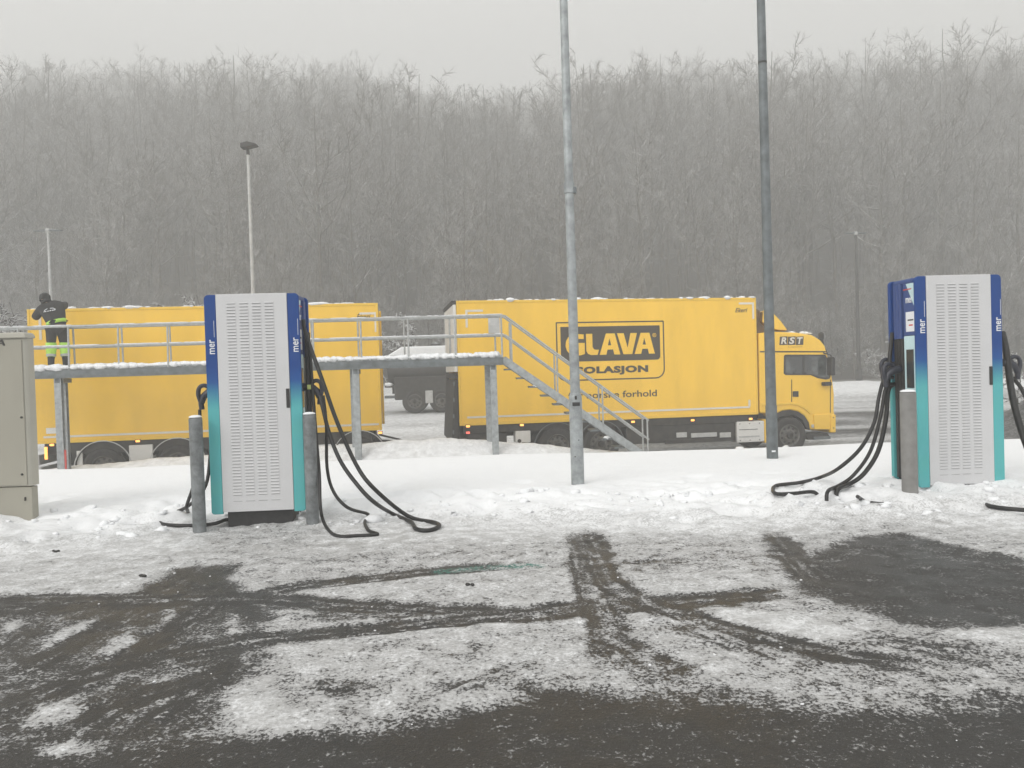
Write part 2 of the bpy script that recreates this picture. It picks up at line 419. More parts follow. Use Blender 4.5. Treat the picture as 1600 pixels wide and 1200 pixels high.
def coverage(x, y):
    """how much snow lies on the asphalt: 0 bare and wet, .5 gritty ice, 1 snow"""
    wob = .18 * fbm(x, y, 1.3, 4); wx, wy = x + wob, y + .16 * fbm(x + 31, y + 7, 1.6, 4)
    c = .60 + 0 * x
    c = c + .10 * fbm(x, y, .8, 4)
    def put(c, pts, val, soft=.09):
        m = S(-soft, soft, poly_sd(wx, wy, g2(pts))); return c * (1 - m) + val * m
    def track(c, pts, val, wd, soft=.035):
        d, al, sd = line_d(x + .10 * wob, y + .05 * wob, smooth_line(g2(pts)), True)
        rib = .5 + .5 * np.cos(sd / wd * 2 * math.pi * 2.5)                      # ribs of the tyre
        tread = vnoise(al * 9 + 40, sd * 26 + 70) - .5; drag = vnoise(al * .8 + 11, sd * 30 + 5) - .5
        m = (1 - S(wd / 2 - soft, wd / 2 + soft, d + .03 * fbm(x, y, 6, 3))) * S(-.05, .4, al) * S(-.05, .5, line_d.total - al); v = val + .16 * (rib - .5) + .30 * tread + .34 * drag
        return c * (1 - m) + v * m
    # wet lane at the bottom
    c = put(c, [(-900, 1180), (0, 1150), (350, 1140), (560, 1138), (690, 1108), (800, 1105), (835, 1068), (900, 1080), (1000, 1088), (1200, 1098),
                (1400, 1112), (1600, 1092), (2600, 1080), (4000, 1300), (4000, 2600), (-3000, 2600), (-3000, 1300)], .12, .20)
    # left half: mostly bare with leftover patches
    c = put(c, [(-900, 938), (0, 937), (215, 932), (290, 888), (365, 886), (352, 908), (425, 948), (432, 985), (402, 1022), (385, 1070), (350, 1128), (340, 1160), (0, 1190), (-900, 1250)], .30, .12)
    c = put(c, [(-900, 938), (0, 937), (215, 932), (290, 888), (365, 886), (352, 908), (425, 948), (430, 962), (330, 960), (200, 955), (60, 962), (-900, 965)], .14, .10)
    c = put(c, [(20, 1060), (60, 1040), (240, 1040), (400, 1030), (372, 1090), (330, 1150), (40, 1160)], .30, .2)
    for p in ([(5, 1000), (12, 975), (36, 970), (26, 1004)], [(60, 1018), (96, 984), (196, 957), (150, 990), (92, 1024)], [(150, 1018), (205, 984), (218, 1006), (182, 1020)],
              [(45, 1132), (75, 1085), (128, 1078), (124, 1118), (66, 1134)], [(208, 1128), (232, 1064), (332, 1058), (322, 1078), (252, 1122)],
              [(362, 985), (364, 955), (378, 956), (380, 988)], [(255, 985), (262, 952), (276, 952), (278, 982)], [(60, 1175), (110, 1158), (150, 1165), (90, 1180)]):
        c = put(c, p, .66, .05)
    c = put(c, [(345, 1128), (385, 1068), (430, 1062), (520, 1095), (562, 1128), (500, 1136), (430, 1146), (375, 1142)], .74, .08)
    c = put(c, [(400, 1075), (600, 1050), (830, 1060), (800, 1104), (690, 1104), (560, 1130), (470, 1110)], .60, .1)
    c = put(c, [(440, 940), (560, 912), (700, 896), (900, 893), (908, 942), (800, 948), (640, 944)], .66, .06)
    c = put(c, [(450, 1010), (560, 990), (720, 975), (905, 968), (925, 1060), (800, 1050), (600, 1040), (440, 1050)], .66, .08)
    # slush below the near kerb of snow
    c = put(c, [(-500, 700), (-500, 930), (0, 928), (200, 924), (280, 880), (420, 868), (650, 858), (860, 846), (1140, 842), (1320, 832), (1420, 826), (1600, 850), (2400, 870), (2400, 600)], .73, .16)
    c = put(c, [(-500, 700), (-500, 890), (0, 884), (120, 872), (260, 866), (420, 850), (700, 842), (900, 836), (1130, 832), (1320, 818), (1420, 815), (1600, 835), (2400, 840), (2400, 600)], .90, .16)
    # slightly dirty zone round the near charger
    c = put(c, [(300, 850), (360, 812), (480, 812), (520, 838), (460, 866), (340, 872)], .62, .15)
    # right: melted bay
    c = put(c, [(1192, 846), (1242, 846), (1262, 868), (1335, 838), (1412, 834), (1480, 850), (1562, 868), (1700, 900), (2300, 930), (2300, 985), (1600, 982), (1470, 986), (1400, 974), (1330, 952), (1262, 930), (1228, 896)], .20, .10)
    c = put(c, [(1290, 890), (1450, 870), (1620, 905), (1700, 950), (1500, 962), (1340, 940)], .13, .14)
    c = put(c, [(1220, 1010), (1400, 990), (1600, 1000), (2300, 1010), (2300, 1075), (1600, 1080), (1380, 1090), (1210, 1070)], .50, .2)
    c = put(c, [(1105, 965), (1150, 950), (1250, 965), (1338, 994), (1290, 998), (1190, 990)], .86, .05)
    c = put(c, [(1262, 1018), (1330, 1014), (1374, 1032), (1345, 1040), (1280, 1034)], .80, .05)
    c = put(c, [(1500, 992), (1560, 986), (1640, 992), (1640, 1012), (1540, 1006)], .84, .06)
    c = put(c, [(975, 905), (1090, 895), (1160, 885), (1215, 905), (1180, 925), (1030, 930)], .68, .07)
    # tyre tracks
    T = [([(330, 955), (440, 922), (560, 906), (700, 891), (830, 884)], .20, .19), ([(830, 884), (1000, 880), (1150, 873)], .36, .12),
         ([(330, 932), (430, 938), (600, 950), (800, 960), (900, 952), (1000, 946), (1150, 934), (1260, 922)], .16, .24),
         ([(430, 968), (640, 962), (820, 968), (1010, 958)], .34, .10),
         ([(330, 1012), (420, 998), (560, 986), (700, 971), (850, 958), (1000, 948), (1130, 936)], .20, .19),
         ([(903, 828), (908, 846), (917, 895), (938, 950), (955, 1000), (962, 1060)], .26, .20), ([(922, 828), (928, 846), (950, 905), (1010, 942), (1100, 972), (1200, 1000), (1320, 1025), (1500, 1050)], .20, .20),
         ([(925, 985), (985, 1015), (1060, 1065), (1110, 1100)], .34, .26), ([(1000, 950), (1120, 1000), (1250, 1065)], .42, .16),
         ([(1200, 830), (1216, 844), (1248, 880), (1300, 930)], .14, .17), ([(1340, 1000), (1450, 1015), (1600, 1050)], .30, .18),
         ([(20, 1060), (110, 1010), (190, 965), (300, 900)], .08, .17), ([(150, 1068), (240, 1005), (310, 955), (352, 905)], .08, .17),
         ([(-20, 1122), (60, 1088), (210, 1036), (420, 1000)], .10, .22), ([(90, 1172), (160, 1122), (250, 1080), (430, 1040)], .12, .2), ([(180, 1170), (250, 1120), (350, 1050), (410, 1005)], .12, .16),
         ([(600, 1092), (540, 1075), (420, 1070)], .26, .18), ([(-20, 1030), (30, 1000), (70, 965)], .10, .15), ([(640, 1110), (760, 1060), (870, 1020)], .40, .14),
         ([(-200, 945), (0, 942), (240, 938), (420, 935)], .08, .28), ([(540, 1040), (590, 1010), (640, 985)], .44, .12), ([(720, 1050), (760, 1010), (790, 985)], .46, .10)]
    for p, val, wd in T: c = track(c, p, val, wd * 1.25)
    return np.clip(c, 0, 1)

def ground_mat():
    m = bpy.data.materials.new('ground'); m.use_nodes = True
    n = m.node_tree; L = n.links.new; b = n.nodes['Principled BSDF']
    def node(t, **k):
        q = n.nodes.new(t)
        for a, v in k.items(): setattr(q, a, v)
        return q
    def math_(op, a, b_=None, c=None):
        q = node('ShaderNodeMath', operation=op)
        for i, v in enumerate((a, b_, c)):
            if v is None: continue
            if isinstance(v, (int, float)): q.inputs[i].default_value = v
            else: L(v, q.inputs[i])
        return q.outputs[0]
    def step(x, lo, hi):
        q = node('ShaderNodeMapRange', interpolation_type='SMOOTHSTEP'); q.inputs[1].default_value = lo; q.inputs[2].default_value = hi
        L(x, q.inputs[0]); return q.outputs[0]
    def mix(f, a, b_):
        q = node('ShaderNodeMixRGB')
        for i, v in enumerate((f, a, b_)):
            if isinstance(v, tuple): q.inputs[i].default_value = (*v, 1)
            elif isinstance(v, (int, float)): q.inputs[i].default_value = v
            else: L(v, q.inputs[i])
        return q.outputs[0]
    tc = node('ShaderNodeTexCoord')
    def noise(scale, det=6, rough=.6, off=0., sc=(1, 1, 1)):
        mp = node('ShaderNodeMapping'); mp.inputs['Location'].default_value = (off, off * .7, 0); mp.inputs['Scale'].default_value = sc; L(tc.outputs['Object'], mp.inputs[0])
        q = node('ShaderNodeTexNoise'); q.inputs['Scale'].default_value = scale; q.inputs['Detail'].default_value = det; q.inputs['Roughness'].default_value = rough
        L(mp.outputs[0], q.inputs['Vector']); return q.outputs['Fac']
    def attr(nm): q = node('ShaderNodeAttribute', attribute_name=nm); return q.outputs['Fac']
    cov, dirt, paint, leaf = attr('cov'), attr('dirt'), attr('paint'), attr('leaf')
    nA, nB, nC = noise(7, 10, .72), noise(48, 5, .75, 3), noise(2.2, 5, .6, 9)
    mixn = math_('ADD', math_('MULTIPLY', nA, .42), math_('MULTIPLY', nB, .58))        # about .5
    e = math_('MULTIPLY_ADD', math_('SUBTRACT', mixn, .5), 3.5, cov)
    e = math_('MULTIPLY_ADD', math_('SUBTRACT', nC, .5), .25, e)
    snowm = step(e, .30, .52)
    grit = math_('MULTIPLY', step(noise(170, 3, .6, 12), .60, .70), step(math_('MULTIPLY_ADD', math_('SUBTRACT', noise(5, 6, .7, 15), .5), 1.6, cov), .02, .40))
    snowm = math_('MAXIMUM', snowm, math_('MULTIPLY', grit, .75))
    white = step(e, .60, 1.02)
    asp = mix(noise(120, 3, .7, 5), (.014, .0132, .012), (.052, .049, .045))
    asp = mix(step(nC, .40, .62), asp, mix(noise(60, 3, .7, 2), (.022, .021, .019), (.062, .058, .053)))
    ice = mix(noise(70, 4, .7, 1), (.36, .36, .355), (.62, .62, .62))
    wh = mix(noise(14, 5, .6, 4), (.80, .81, .82), (.90, .905, .91))
    sn = mix(white, ice, wh)
    dn = math_('MULTIPLY', dirt, step(noise(6, 8, .7, 8), .25, .75))
    sn = mix(dn, sn, (.40, .395, .385))
    colr = mix(snowm, asp, sn)
    pm = math_('MULTIPLY', paint, step(noise(30, 4, .7, 6), .45, .60))
    colr = mix(pm, colr, (.05, .20, .16))
    lf = mix(noise(3, 6, .7, 2), (.030, .024, .018), (.10, .085, .065))
    lf = mix(math_('MULTIPLY', step(noise(.5, 6, .7, 7), .60, .72), .6), lf, (.42, .42, .42))
    colr = mix(leaf, colr, lf)
    L(colr, b.inputs['Base Color'])
    rg = mix(snowm, mix(step(nC, .42, .60), (.28, .28, .28), (.52, .52, .52)), (.85, .85, .85)); L(rg, b.inputs['Roughness'])
    sp = mix(snowm, (.30, .30, .30), (.10, .10, .10)); L(sp, b.inputs['Specular IOR Level'])
    h = math_('ADD', math_('MULTIPLY', snowm, .9), math_('MULTIPLY', mixn, .9))
    h = math_('MULTIPLY_ADD', nB, .5, h)
    bp = node('ShaderNodeBump'); bp.inputs['Strength'].default_value = .55; bp.inputs['Distance'].default_value = .018
    L(h, bp.inputs['Height']); L(bp.outputs[0], b.inputs['Normal'])
    return m
GROUND = ground_mat()

def axis(*parts):
    """joined sample positions: (start, stop, step)..."""
    out = []
    for a, b, s in parts: out += list(np.arange(a, b - 1e-9, s))
    out.append(parts[-1][1]); return np.array(out)
def sheet(name, xs, ys, relief=None, drop=0.):
    X, Y = np.meshgrid(xs, ys); nx, ny = len(xs), len(ys)
    Z = H(X, Y) + drop
    cov = np.ones_like(X); dirt = np.zeros_like(X); paint = np.zeros_like(X); leaf = np.zeros_like(X)
    near = Y < 9.5
    c = coverage(X[near], Y[near]); f = snow_front(X, Y)
    tmp = np.ones_like(X); tmp[near] = c
    kz = S(7.6, 8.6, Y); cov = tmp * (1 - kz) + 1.25 * kz
    cov = np.maximum(cov, 1.12 * S(.25, 1, f) * (1 - .50 * slush_zone(X, Y)))
    dirt = .85 * (1 - S(6.3, 8.3, Y + 1.1 * fbm(X, Y, 1.2, 4))) + .55 * slush_zone(X, Y)
    dirt = np.where(Y > 8, np.maximum(dirt, .55 * S(15.5, 17.2, Y)), dirt)
    # lower lot: ploughed, driven slush
    lot = S(18.9, 19.9, Y) * (1 - S(41, 43.5, Y + .5 * fbm(X, Y, .4, 3)))
    k = S(1, 6, X)
    c_l = .60 + .7 * fbm(X * .45, Y, .55, 4) + .18 * S(22, 26, Y); c_r = .40 + .95 * fbm(X * .22, Y, .8, 4) + .25 * S(33, 40, Y)
    c_lot = c_l * (1 - k) + c_r * k
    cov = cov * (1 - lot) + np.clip(c_lot, 0, 1) * lot
    dirt = np.maximum(dirt, .55 * lot)
    dirt = np.maximum(dirt, .35 * S(39, 42, Y) * (1 - leaf))
    leaf = S(52, 58, Y + 1.5 * fbm(X, Y, .3, 3))
    gp = g2([(690, 893), (760, 887), (836, 886)]); paint = (1 - S(.04, .10, line_d(X, Y, gp)))
    if relief: Z = Z + relief(X, Y, cov)
    V = np.stack([X, Y, Z], -1).reshape(-1, 3)
    i = np.arange(nx * ny).reshape(ny, nx)
    q = np.stack([i[:-1, :-1], i[:-1, 1:], i[1:, 1:], i[1:, :-1]], -1).reshape(-1, 4)
    me = bpy.data.meshes.new(name)
    me.vertices.add(len(V)); me.vertices.foreach_set('co', V.astype('f').ravel())
    me.loops.add(q.size); me.loops.foreach_set('vertex_index', q.ravel().astype('i'))
    me.polygons.add(len(q)); me.polygons.foreach_set('loop_start', np.arange(0, q.size, 4, dtype='i'))
    me.polygons.foreach_set('use_smooth', np.ones(len(q), bool))
    me.update(calc_edges=True)
    for nm, a in (('cov', cov), ('dirt', dirt), ('paint', paint), ('leaf', leaf)):
        at_ = me.attributes.new(nm, 'FLOAT', 'POINT'); at_.data.foreach_set('value', a.ravel().astype('f'))
    me.materials.append(GROUND)
    o = bpy.data.objects.new(name, me); COL.objects.link(o); o['kind'] = 'structure'
    return o
XN = axis((-235, -60, 12), (-60, -20, 4), (-20, -6, .5), (-6, 6, .021), (6, 20, .5), (20, 60, 4), (60, 235, 12))
sheet('car_park', XN, axis((-7, 1.6, .6), (1.6, 2.4, .05), (2.4, 6.6, .021), (6.6, 6.601, .001)), lambda x, y, c: .010 * S(.35, .75, c + .9 * fbm(x, y, 5, 4)) + .010 * fbm(x, y, 12, 3) * S(.5, .8, c))
XB = axis((-235, -60, 12), (-60, -20, 4), (-20, -10, .25), (-10, 11, .045), (11, 20, .25), (20, 60, 4), (60, 235, 12))
sheet('snow_verge', XB, axis((6.59, 10, .04), (10, 19.7, .07)), lambda x, y, c: .010 * S(.35, .75, c + .9 * fbm(x, y, 5, 4)) * (1 - S(7, 8, y)))
XR = axis((-235, -40, 6), (-40, 40, .3), (40, 235, 6))
sheet('lorry_lot', XR, axis((19.5, 26, .12), (26, 49, .3)), drop=-.012)
sheet('hillside', axis((-235, 235, 2.5)), axis((48.4, 300, 1.5)), drop=-.05)

# ------------------------------------------------------------------ charging stations
def connector(root, p, d, name='charging_connector', light=False):
    """plug handle: socket head, arched grip, neck into the cable"""
    p = Vector(p); sx = d
    m = MB()
    m.tube(spline([p + Vector((.02 * sx, 0, .03)), p + Vector((.07 * sx, -.01, .06)), p + Vector((.12 * sx, -.015, .04)), p + Vector((.135 * sx, -.015, -.03)), p + Vector((.115 * sx, -.01, -.11)), p + Vector((.105 * sx, -.01, -.19))], 5),
           [.022] * 12 + [.024] * 9 + [.028] * 5, 8)
    m.tube([p + Vector((-.06 * sx, 0, .0)), p + Vector((.03 * sx, -.005, -.015)), p + Vector((.08 * sx, -.01, -.05)), p + Vector((.105 * sx, -.01, -.12))], [.042, .046, .036, .028], 10)
    o = m.build(name, MATS.setdefault('_conn', pmat('connector_plastic', (.020, .022, .034), .4, var=.2)), root)
    if light:
        q = MB(); q.box(p.x + .02 * sx - .03, p.y - .062, p.z - .03, p.x + .02 * sx + .035, p.y - .050, p.z + .02)
        q.build('connector_plate', pmat('connector_yellow', (.55, .62, .20), .5), o, bevel=.01)
    return o

def charger(loc, yaw, label, snowtop=False):
    t = thing('charging_station', loc, yaw, label, 'charging station', 'fast charging stations')
    W, D, Z0, Z1 = .475, .52, .165, 2.36
    MB().box(-.42, .03, Z0 + .01, .42, D - .03, Z1 - .02).build('cabinet_core', pmat('core_black', (.014, .014, .016), .5), t, bevel=.01)
    # four gradient printed corner covers with rounded outer corners
    for sx in (-1, 1):
        for y0, y1 in ((0, .035), (D - .05, D)):
            a, b_ = sorted((sx * .358, sx * W))
            rad = [.03, .0, .0, .045] if sx < 0 else [.0, .03, .045, .0]
            MB().prism(rrect(a, Z0 - .02, b_, Z1, rad), y0, y1).build('corner_cover', GRAD, t, bevel=.006)
    door = MB().box(-.356, -.004, Z0, .356, .05, Z1 + .004).build('door_panel', PLASTW, t, bevel=.004)
    MB().box(-.34, D - .05, Z0, .34, D + .004, Z1).build('rear_panel', PLASTW, t, bevel=.004)
    MB().box(-.45, .10, Z1 - .06, .45, D - .06, Z1 - .004).build('top_cover', BLUEF, t, bevel=.02)
    # louvred vents: dark slots under small pressed hoods
    lv, sl_ = MB(), MB(); rows = 62; zt, zb = 2.265, .335
    for c in range(4):
        xc = -.205 + c * .127
        for r_ in range(rows):
            z = zt - (zt - zb) * r_ / (rows - 1)
            lv.add([(xc - .044, -.0042, z + .013), (xc + .044, -.0042, z + .013), (xc + .044, -.0125, z + .002), (xc - .044, -.0125, z + .002), (xc - .044, -.0042, z + .002), (xc + .044, -.0042, z + .002)],
                   [(0, 3, 2, 1), (3, 4, 5, 2), (0, 4, 3), (1, 2, 5)])
            sl_.box(xc - .042, -.0062, z - .005, xc + .042, -.0042, z + .0015)
        sl_.box(xc - .045, -.0062, .268, xc + .045, -.0042, .274)
    lv.build('louvres', PLASTW, t, kind='stuff'); sl_.build('vent_slots', pmat('slot_dark', (.36, .36, .36), .6), t, kind='stuff')
    MB().box(.318, -.012, 1.20, .354, -.004, 1.395).build('door_lock', BLACK, t, bevel=.004)
    MB().box(-.33, .06, -.1, .33, D - .06, Z0).build('plinth', BLACK, t)
    for x in (-.415, .425):
        stick(fit(text('mer', .006), 0, 0, .145, .052), 'lettering', WHITEP, t, (x + .036, -.003, 1.765), RISE)
        MB().box(x + .033, -.005, 1.935, x + .036, -.0005, 2.10).build('letter_line', WHITEP, t)
    # both narrow sides: cable bay with fins, stickers and touch screen
    for sx in (-1, 1):
        X = sx * .425
        def sb(x0, y0, z0, x1, y1, z1): a, b_ = sorted((X + sx * x0, X + sx * x1)); return MB().box(a, y0, z0, b_, y1, z1)
        for k in range(3):
            y0 = .28 + k * .06
            sb(0, y0, 1.72, .045 - .006 * k, y0 + .044, Z1 - .05).build('side_fin', BLUEF, t, bevel=.006)
            sb(0, y0, .2, .03, y0 + .046, 1.716).build('cable_guide', BLACK, t, bevel=.005)
        sb(0, .037, 1.75, .025, .262, Z1 - .055).build('side_panel', BLUEF, t, bevel=.004)
        sb(0, .037, .95, .028, .262, 1.745).build('screen_surround', CYAN, t, bevel=.008)
        sb(.028, .085, 1.19, .034, .215, 1.60).build('touch_screen', SCREEN, t, bevel=.003)
        sb(.028, .07, .99, .038, .13, 1.12).build('card_reader', BLACK, t, bevel=.003); sb(.028, .16, .99, .038, .23, 1.12).build('red_button_panel', DARK, t, bevel=.003)
        sb(.025, .05, 1.79, .029, .215, 2.00).build('notice_sticker', WHITEP, t)
        sb(.029, .08, 1.905, .0305, .18, 1.92).build('notice_line', DARK, t); sb(.029, .09, 1.85, .0305, .16, 1.865).build('notice_line', REDP, t)
        ax = ((0, 1, 0), (0, 0, 1), (1, 0, 0)) if sx > 0 else ((0, -1, 0), (0, 0, 1), (-1, 0, 0))
        oy = .08 if sx > 0 else .21
        stick(fit(text('mer', .004), 0, 0, .12, .055), 'lettering', WHITEP, t, (X + sx * .028, oy, 2.095), ax)
        tri = MB(); x = X + sx * .0275
        tri.add([(x, .04, 2.30), (x, .20, 2.30), (x, .04, 2.02), (x + sx * .003, .04, 2.30), (x + sx * .003, .20, 2.30), (x + sx * .003, .04, 2.02)], [(0, 1, 2), (3, 5, 4), (0, 3, 4, 1), (1, 4, 5, 2), (2, 5, 3, 0)])
        tri.build('corner_sticker', CYAN, t)
        sb(.026, .10, 2.235, .032, .25, 2.247).build('sticker_line', REDP, t)
    return t

lc = on(333, 826, .0)
YL = 7.74
pl = at(331, 800, YL); pr = at(478, 796, YL + .05)
ch1 = charger(((pl.x + pr.x) / 2, YL + .02, 0), R(-4) * -1 * -1, 'white and blue charging station with a teal foot between two grey bollards in slushy snow')
YR = 8.06
pl2 = at(1434, 756, YR); pr2 = at(1574, 754, YR)
ch2 = charger(((pl2.x + pr2.x) / 2, YR, .0), R(4), 'white and blue charging station sunk in clean snow with its screen side showing')
ch1.rotation_euler.z = R(4)
ch1.scale.x = (pr.x - pl.x) / .95
ch2.scale.x = (pr2.x - pl2.x) / .95

def cable(root, pts, r=.019, n=5, lift=0.):
    """pts: (u, v, Y) hanging, or (u, v, None) lying on the ground"""
    Mi = root_matrix(root).inverted(); P = []
    for u, v, Y in pts:
        if Y is None:
            p = on(u, v, .05)
            for _ in range(4): p = on(u, v, hz(p.x, p.y) + r * 1.3 + lift)
        else: p = at(u, v, Y)
        P.append(Mi @ p)
    if pts[-1][2] is None:                     # the end runs under the snow
        P.append(P[-1] + (P[-1] - P[-2]).normalized() * .10 - Vector((0, 0, .09 + lift)))
    return MB().tube(spline(P, n), r, 8).build('charging_cable', CABLE, root)

# near charger, right flank
cable(ch1, [(474, 500, 8.0), (478, 522, 7.95), (505, 598, 7.8), (527, 660, 7.75), (556, 725, 7.7), (584, 763, 7.6), (637, 806, None), (681, 817, None), (684, 824, None), (667, 829, None), (650, 826, None), (641, 815, None), (612, 802, None),
            (585, 785, 7.5), (562, 762, 7.6), (534, 724, 7.7), (516, 682, 7.8), (505, 640, 7.85), (500, 620, 7.9)], .021)
cable(ch1, [(505, 618, 7.95), (510, 665, 7.9), (511, 730, 7.9), (521, 768, 7.85), (543, 793, 7.75), (572, 802, None), (575, 806, None), (570, 816, None), (576, 829, None), (590, 835, None), (560, 837, None), (526, 837, None), (509, 822, None), (501, 795, 7.6),
            (499, 740, 7.75), (494, 680, 7.85), (488, 600, 7.95), (484, 540, 8.0)], .017)
connector(ch1, root_matrix(ch1).inverted() @ at(483, 604, 8.0), 1, light=True)
cable(ch1, [(480, 520, 8.05), (482, 600, 7.98), (486, 700, 7.95), (487, 790, 7.95)], .03)
# near charger, left flank
connector(ch1, root_matrix(ch1).inverted() @ at(331, 611, 7.98), -1)
cable(ch1, [(312, 640, 7.95), (312, 700, 7.9), (303, 755, 7.85), (292, 790, 7.7), (294, 800, None)], .018)
cable(ch1, [(330, 690, 8.0), (324, 750, 7.9), (308, 778, 7.8), (285, 796, None), (258, 804, None), (249, 810, None), (252, 818, None), (275, 821, None), (310, 821, None), (336, 818, None), (356, 812, None)], .019)
# far-side charger, left flank
for k, pts in enumerate(([(1396, 590, 8.4), (1382, 592, 8.4), (1373, 622, 8.4), (1366, 660, 8.3), (1345, 700, 8.2), (1310, 732, 8.1), (1281, 746, None), (1250, 754, None), (1212, 759, None), (1211, 771, None), (1240, 771, None), (1272, 769, None)],
                         [(1397, 600, 8.45), (1384, 606, 8.4), (1376, 650, 8.35), (1360, 705, 8.2), (1334, 742, 8.1), (1312, 758, None), (1294, 767, None)],
                         [(1398, 600, 8.5), (1388, 610, 8.45), (1384, 655, 8.4), (1372, 705, 8.25), (1350, 740, 8.15), (1328, 756, None), (1310, 764, None)],
                         [(1340, 776, None), (1352, 783, None), (1375, 787, None), (1400, 785, None), (1413, 774, None)])):
    cable(ch2, pts, (.02, .019, .024, .018)[k], 5, (.012, 0, 0, .06)[k])
cable(ch2, [(1394, 520, 8.5), (1390, 560, 8.46), (1388, 600, 8.42)], .022)
cc = connector(ch2, root_matrix(ch2).inverted() @ at(1398, 577, 8.35), -1)
connector(ch2, root_matrix(ch2).inverted() @ at(1394, 570, 8.5), -1)
# far-side charger, right flank
cable(ch2, [(1566, 520, 8.5), (1572, 548, 8.4), (1582, 620, 8.3), (1600, 685, 8.2), (1625, 740, 8.1), (1655, 770, None)], .035)
cable(ch2, [(1582, 590, 8.4), (1600, 615, 8.35), (1622, 680, 8.2), (1640, 750, None), (1650, 764, None), (1600, 770, None), (1556, 776, None), (1537, 782, None), (1548, 791, None), (1600, 797, None), (1660, 799, None)], .021, 5, .035)
connector(ch2, root_matrix(ch2).inverted() @ at(1574, 566, 8.4), 1)
sl1 = MB()
for i in range(26):
    p = Vector((random.uniform(-.42, .42), random.uniform(.03, .5), 2.357)); sl1.blob(p, random.uniform(.03, .08), random.uniform(.03, .08), .008, jit=.2)

# ------------------------------------------------------------------ bollards
def bollard(u, v, ztop_v, rad, label, mat, z=None):
    p = on(u, v, .02)
    for _ in range(4): p = on(u, v, hz(p.x, p.y))
    top = at(u, ztop_v, p.y).z
    t = thing('bollard', (p.x, p.y, p.z), 0, label, 'bollard', 'steel bollards by the chargers')
    h = top - p.z
    MB().lathe([(rad, -.25), (rad, h - .012), (rad - .012, h)], 28).build('post', mat, t)
    m = MB(); m.lathe([(rad * .97, h + .0015), (rad * .93, h + .010), (rad * .6, h + .02), (.001, h + .024)], 20, cap=False); m.build('snow_cap', SNOW, t)
    return t
BOLL = pmat('bollard_galvanized', (.18, .192, .195), .55, .2, var=.38, scale=11, bump=.1)
BOLL2 = pmat('bollard_light', (.22, .215, .205), .55, .1, var=.15, scale=9)
b1 = bollard(312, 830, 652, .064, 'grey steel bollard with a white snow cap between utility cabinet and charger', BOLL)
b2 = bollard(489, 818, 647, .064, 'grey steel bollard in front of the cable bundle of the charger in slush', BOLL)
b3 = bollard(1422, 769, 612, .074, 'pale grey bollard beside the charger that is sunk in clean snow', BOLL2)

# ------------------------------------------------------------------ utility cabinet
p = on(52, 807, .1)
cabY = 8.25
t = thing('utility_cabinet', (at(-40, 808, cabY).x, cabY, .0), R(0), 'beige grey metal utility cabinet standing in the snow at the edge of the lot', 'cabinet')
ox = t.location.x
def cx(u, v=650): return at(u, v, cabY).x - ox
zT = at(20, 524, cabY).z; zM = at(30, 760, cabY).z
xr = cx(45); xs = cx(41)
MB().prism(rrect(-.62, .0, cx(43), zM - .01, 0), .02, .13).build('plinth', GREYC, t, bevel=.006)
b = MB(); b.add([(-.62, 0, zM), (xs - .0, 0, zM), (xr, .03, zM), (xr, .14, zM), (-.62, .14, zM), (-.62, 0, zT - .03), (xs - .0, 0, zT - .03), (xr, .03, zT - .03), (xr, .14, zT - .03), (-.62, .14, zT - .03)],
      [(4, 3, 2, 1, 0), (5, 6, 7, 8, 9), (0, 1, 6, 5), (1, 2, 7, 6), (2, 3, 8, 7), (3, 4, 9, 8), (4, 0, 5, 9)]); b.build('cabinet_body', GREYL, t, bevel=.01)
MB().box(-.60, -.012, zM + .015, xs - .012, -.001, zT - .05).build('door', GREYC, t, bevel=.004)
MB().prism(rrect(-.65, zT - .032, xr + .015, zT + .03, [.0, .0, .05, .05]), -.03, .15).build('roof', GREYL, t, bevel=.018)
for u, v in ((35, 652), (36, 741)):
    q = at(u, v, cabY); MB().lathe([(.012, 0), (.012, .01), (.004, .013)], 10, Matrix.Translation((q.x - ox, -.013, q.z)) @ Matrix.Rotation(R(90), 4, 'X')).build('door_bolt', DARK, t)
q = at(38, 780, cabY); MB().box(q.x - ox - .008, .01, q.z - .02, q.x - ox + .008, .019, q.z + .02).build('plinth_latch', DARK, t)
q0, q1 = at(-22, 541, cabY), at(9, 534, cabY)
stick(fit(text('RA', .01, .25), q0.x - ox, q0.z, q1.x - ox, q0.z + .065), 'lettering', DARK, t, (0, -.015, 0))

# ------------------------------------------------------------------ lamp posts
def near_post(u, v, r0, r1, hs, h, label, mat, seam):
    p = on(u, v, 0)
    for _ in range(4): p = on(u, v, hz(p.x, p.y))
    t = thing('lamp_post', p, 0, label, 'lamp post', 'street lamps round the lots')
    MB().lathe([(r0, -.4), (r0, hs - .05), (r0 * .985, hs - .02), (r1 * 1.08, hs + .03)], 24).build('post_foot', mat, t)
    MB().lathe([(r1, hs + .02), (r1 * .62, h)], 24).build('mast', mat, t)
    MB().tube([(0, 0, h), (.02, .15, h + .35), (.05, .7, h + .5)], .03, 8).build('lamp_arm', mat, t)
    MB().prism([(-.13, -.05), (.13, -.05), (.11, .04), (-.11, .04)], .6, 1.2).build('lamp_head', DARK, t, bevel=.02).location = (.05, 0, h + .5)
    return t, p
t, p = near_post(903, 757, .080, .060, 1.09, 10, 'tall pale galvanized lamp post with a small black plate in front of the truck', GALV, 0)
pz = p.z
q = at(900, 631, p.y)
MB().box(-.045, -.088, q.z - pz - .022, .045, -.079, q.z - pz + .022).build('number_plate', BLACK, t, bevel=.003)
MB().box(-.014, -.083, q.z - pz + .055, .012, -.079, q.z - pz + .10).build('door_keyhole', DARK, t, bevel=.003)
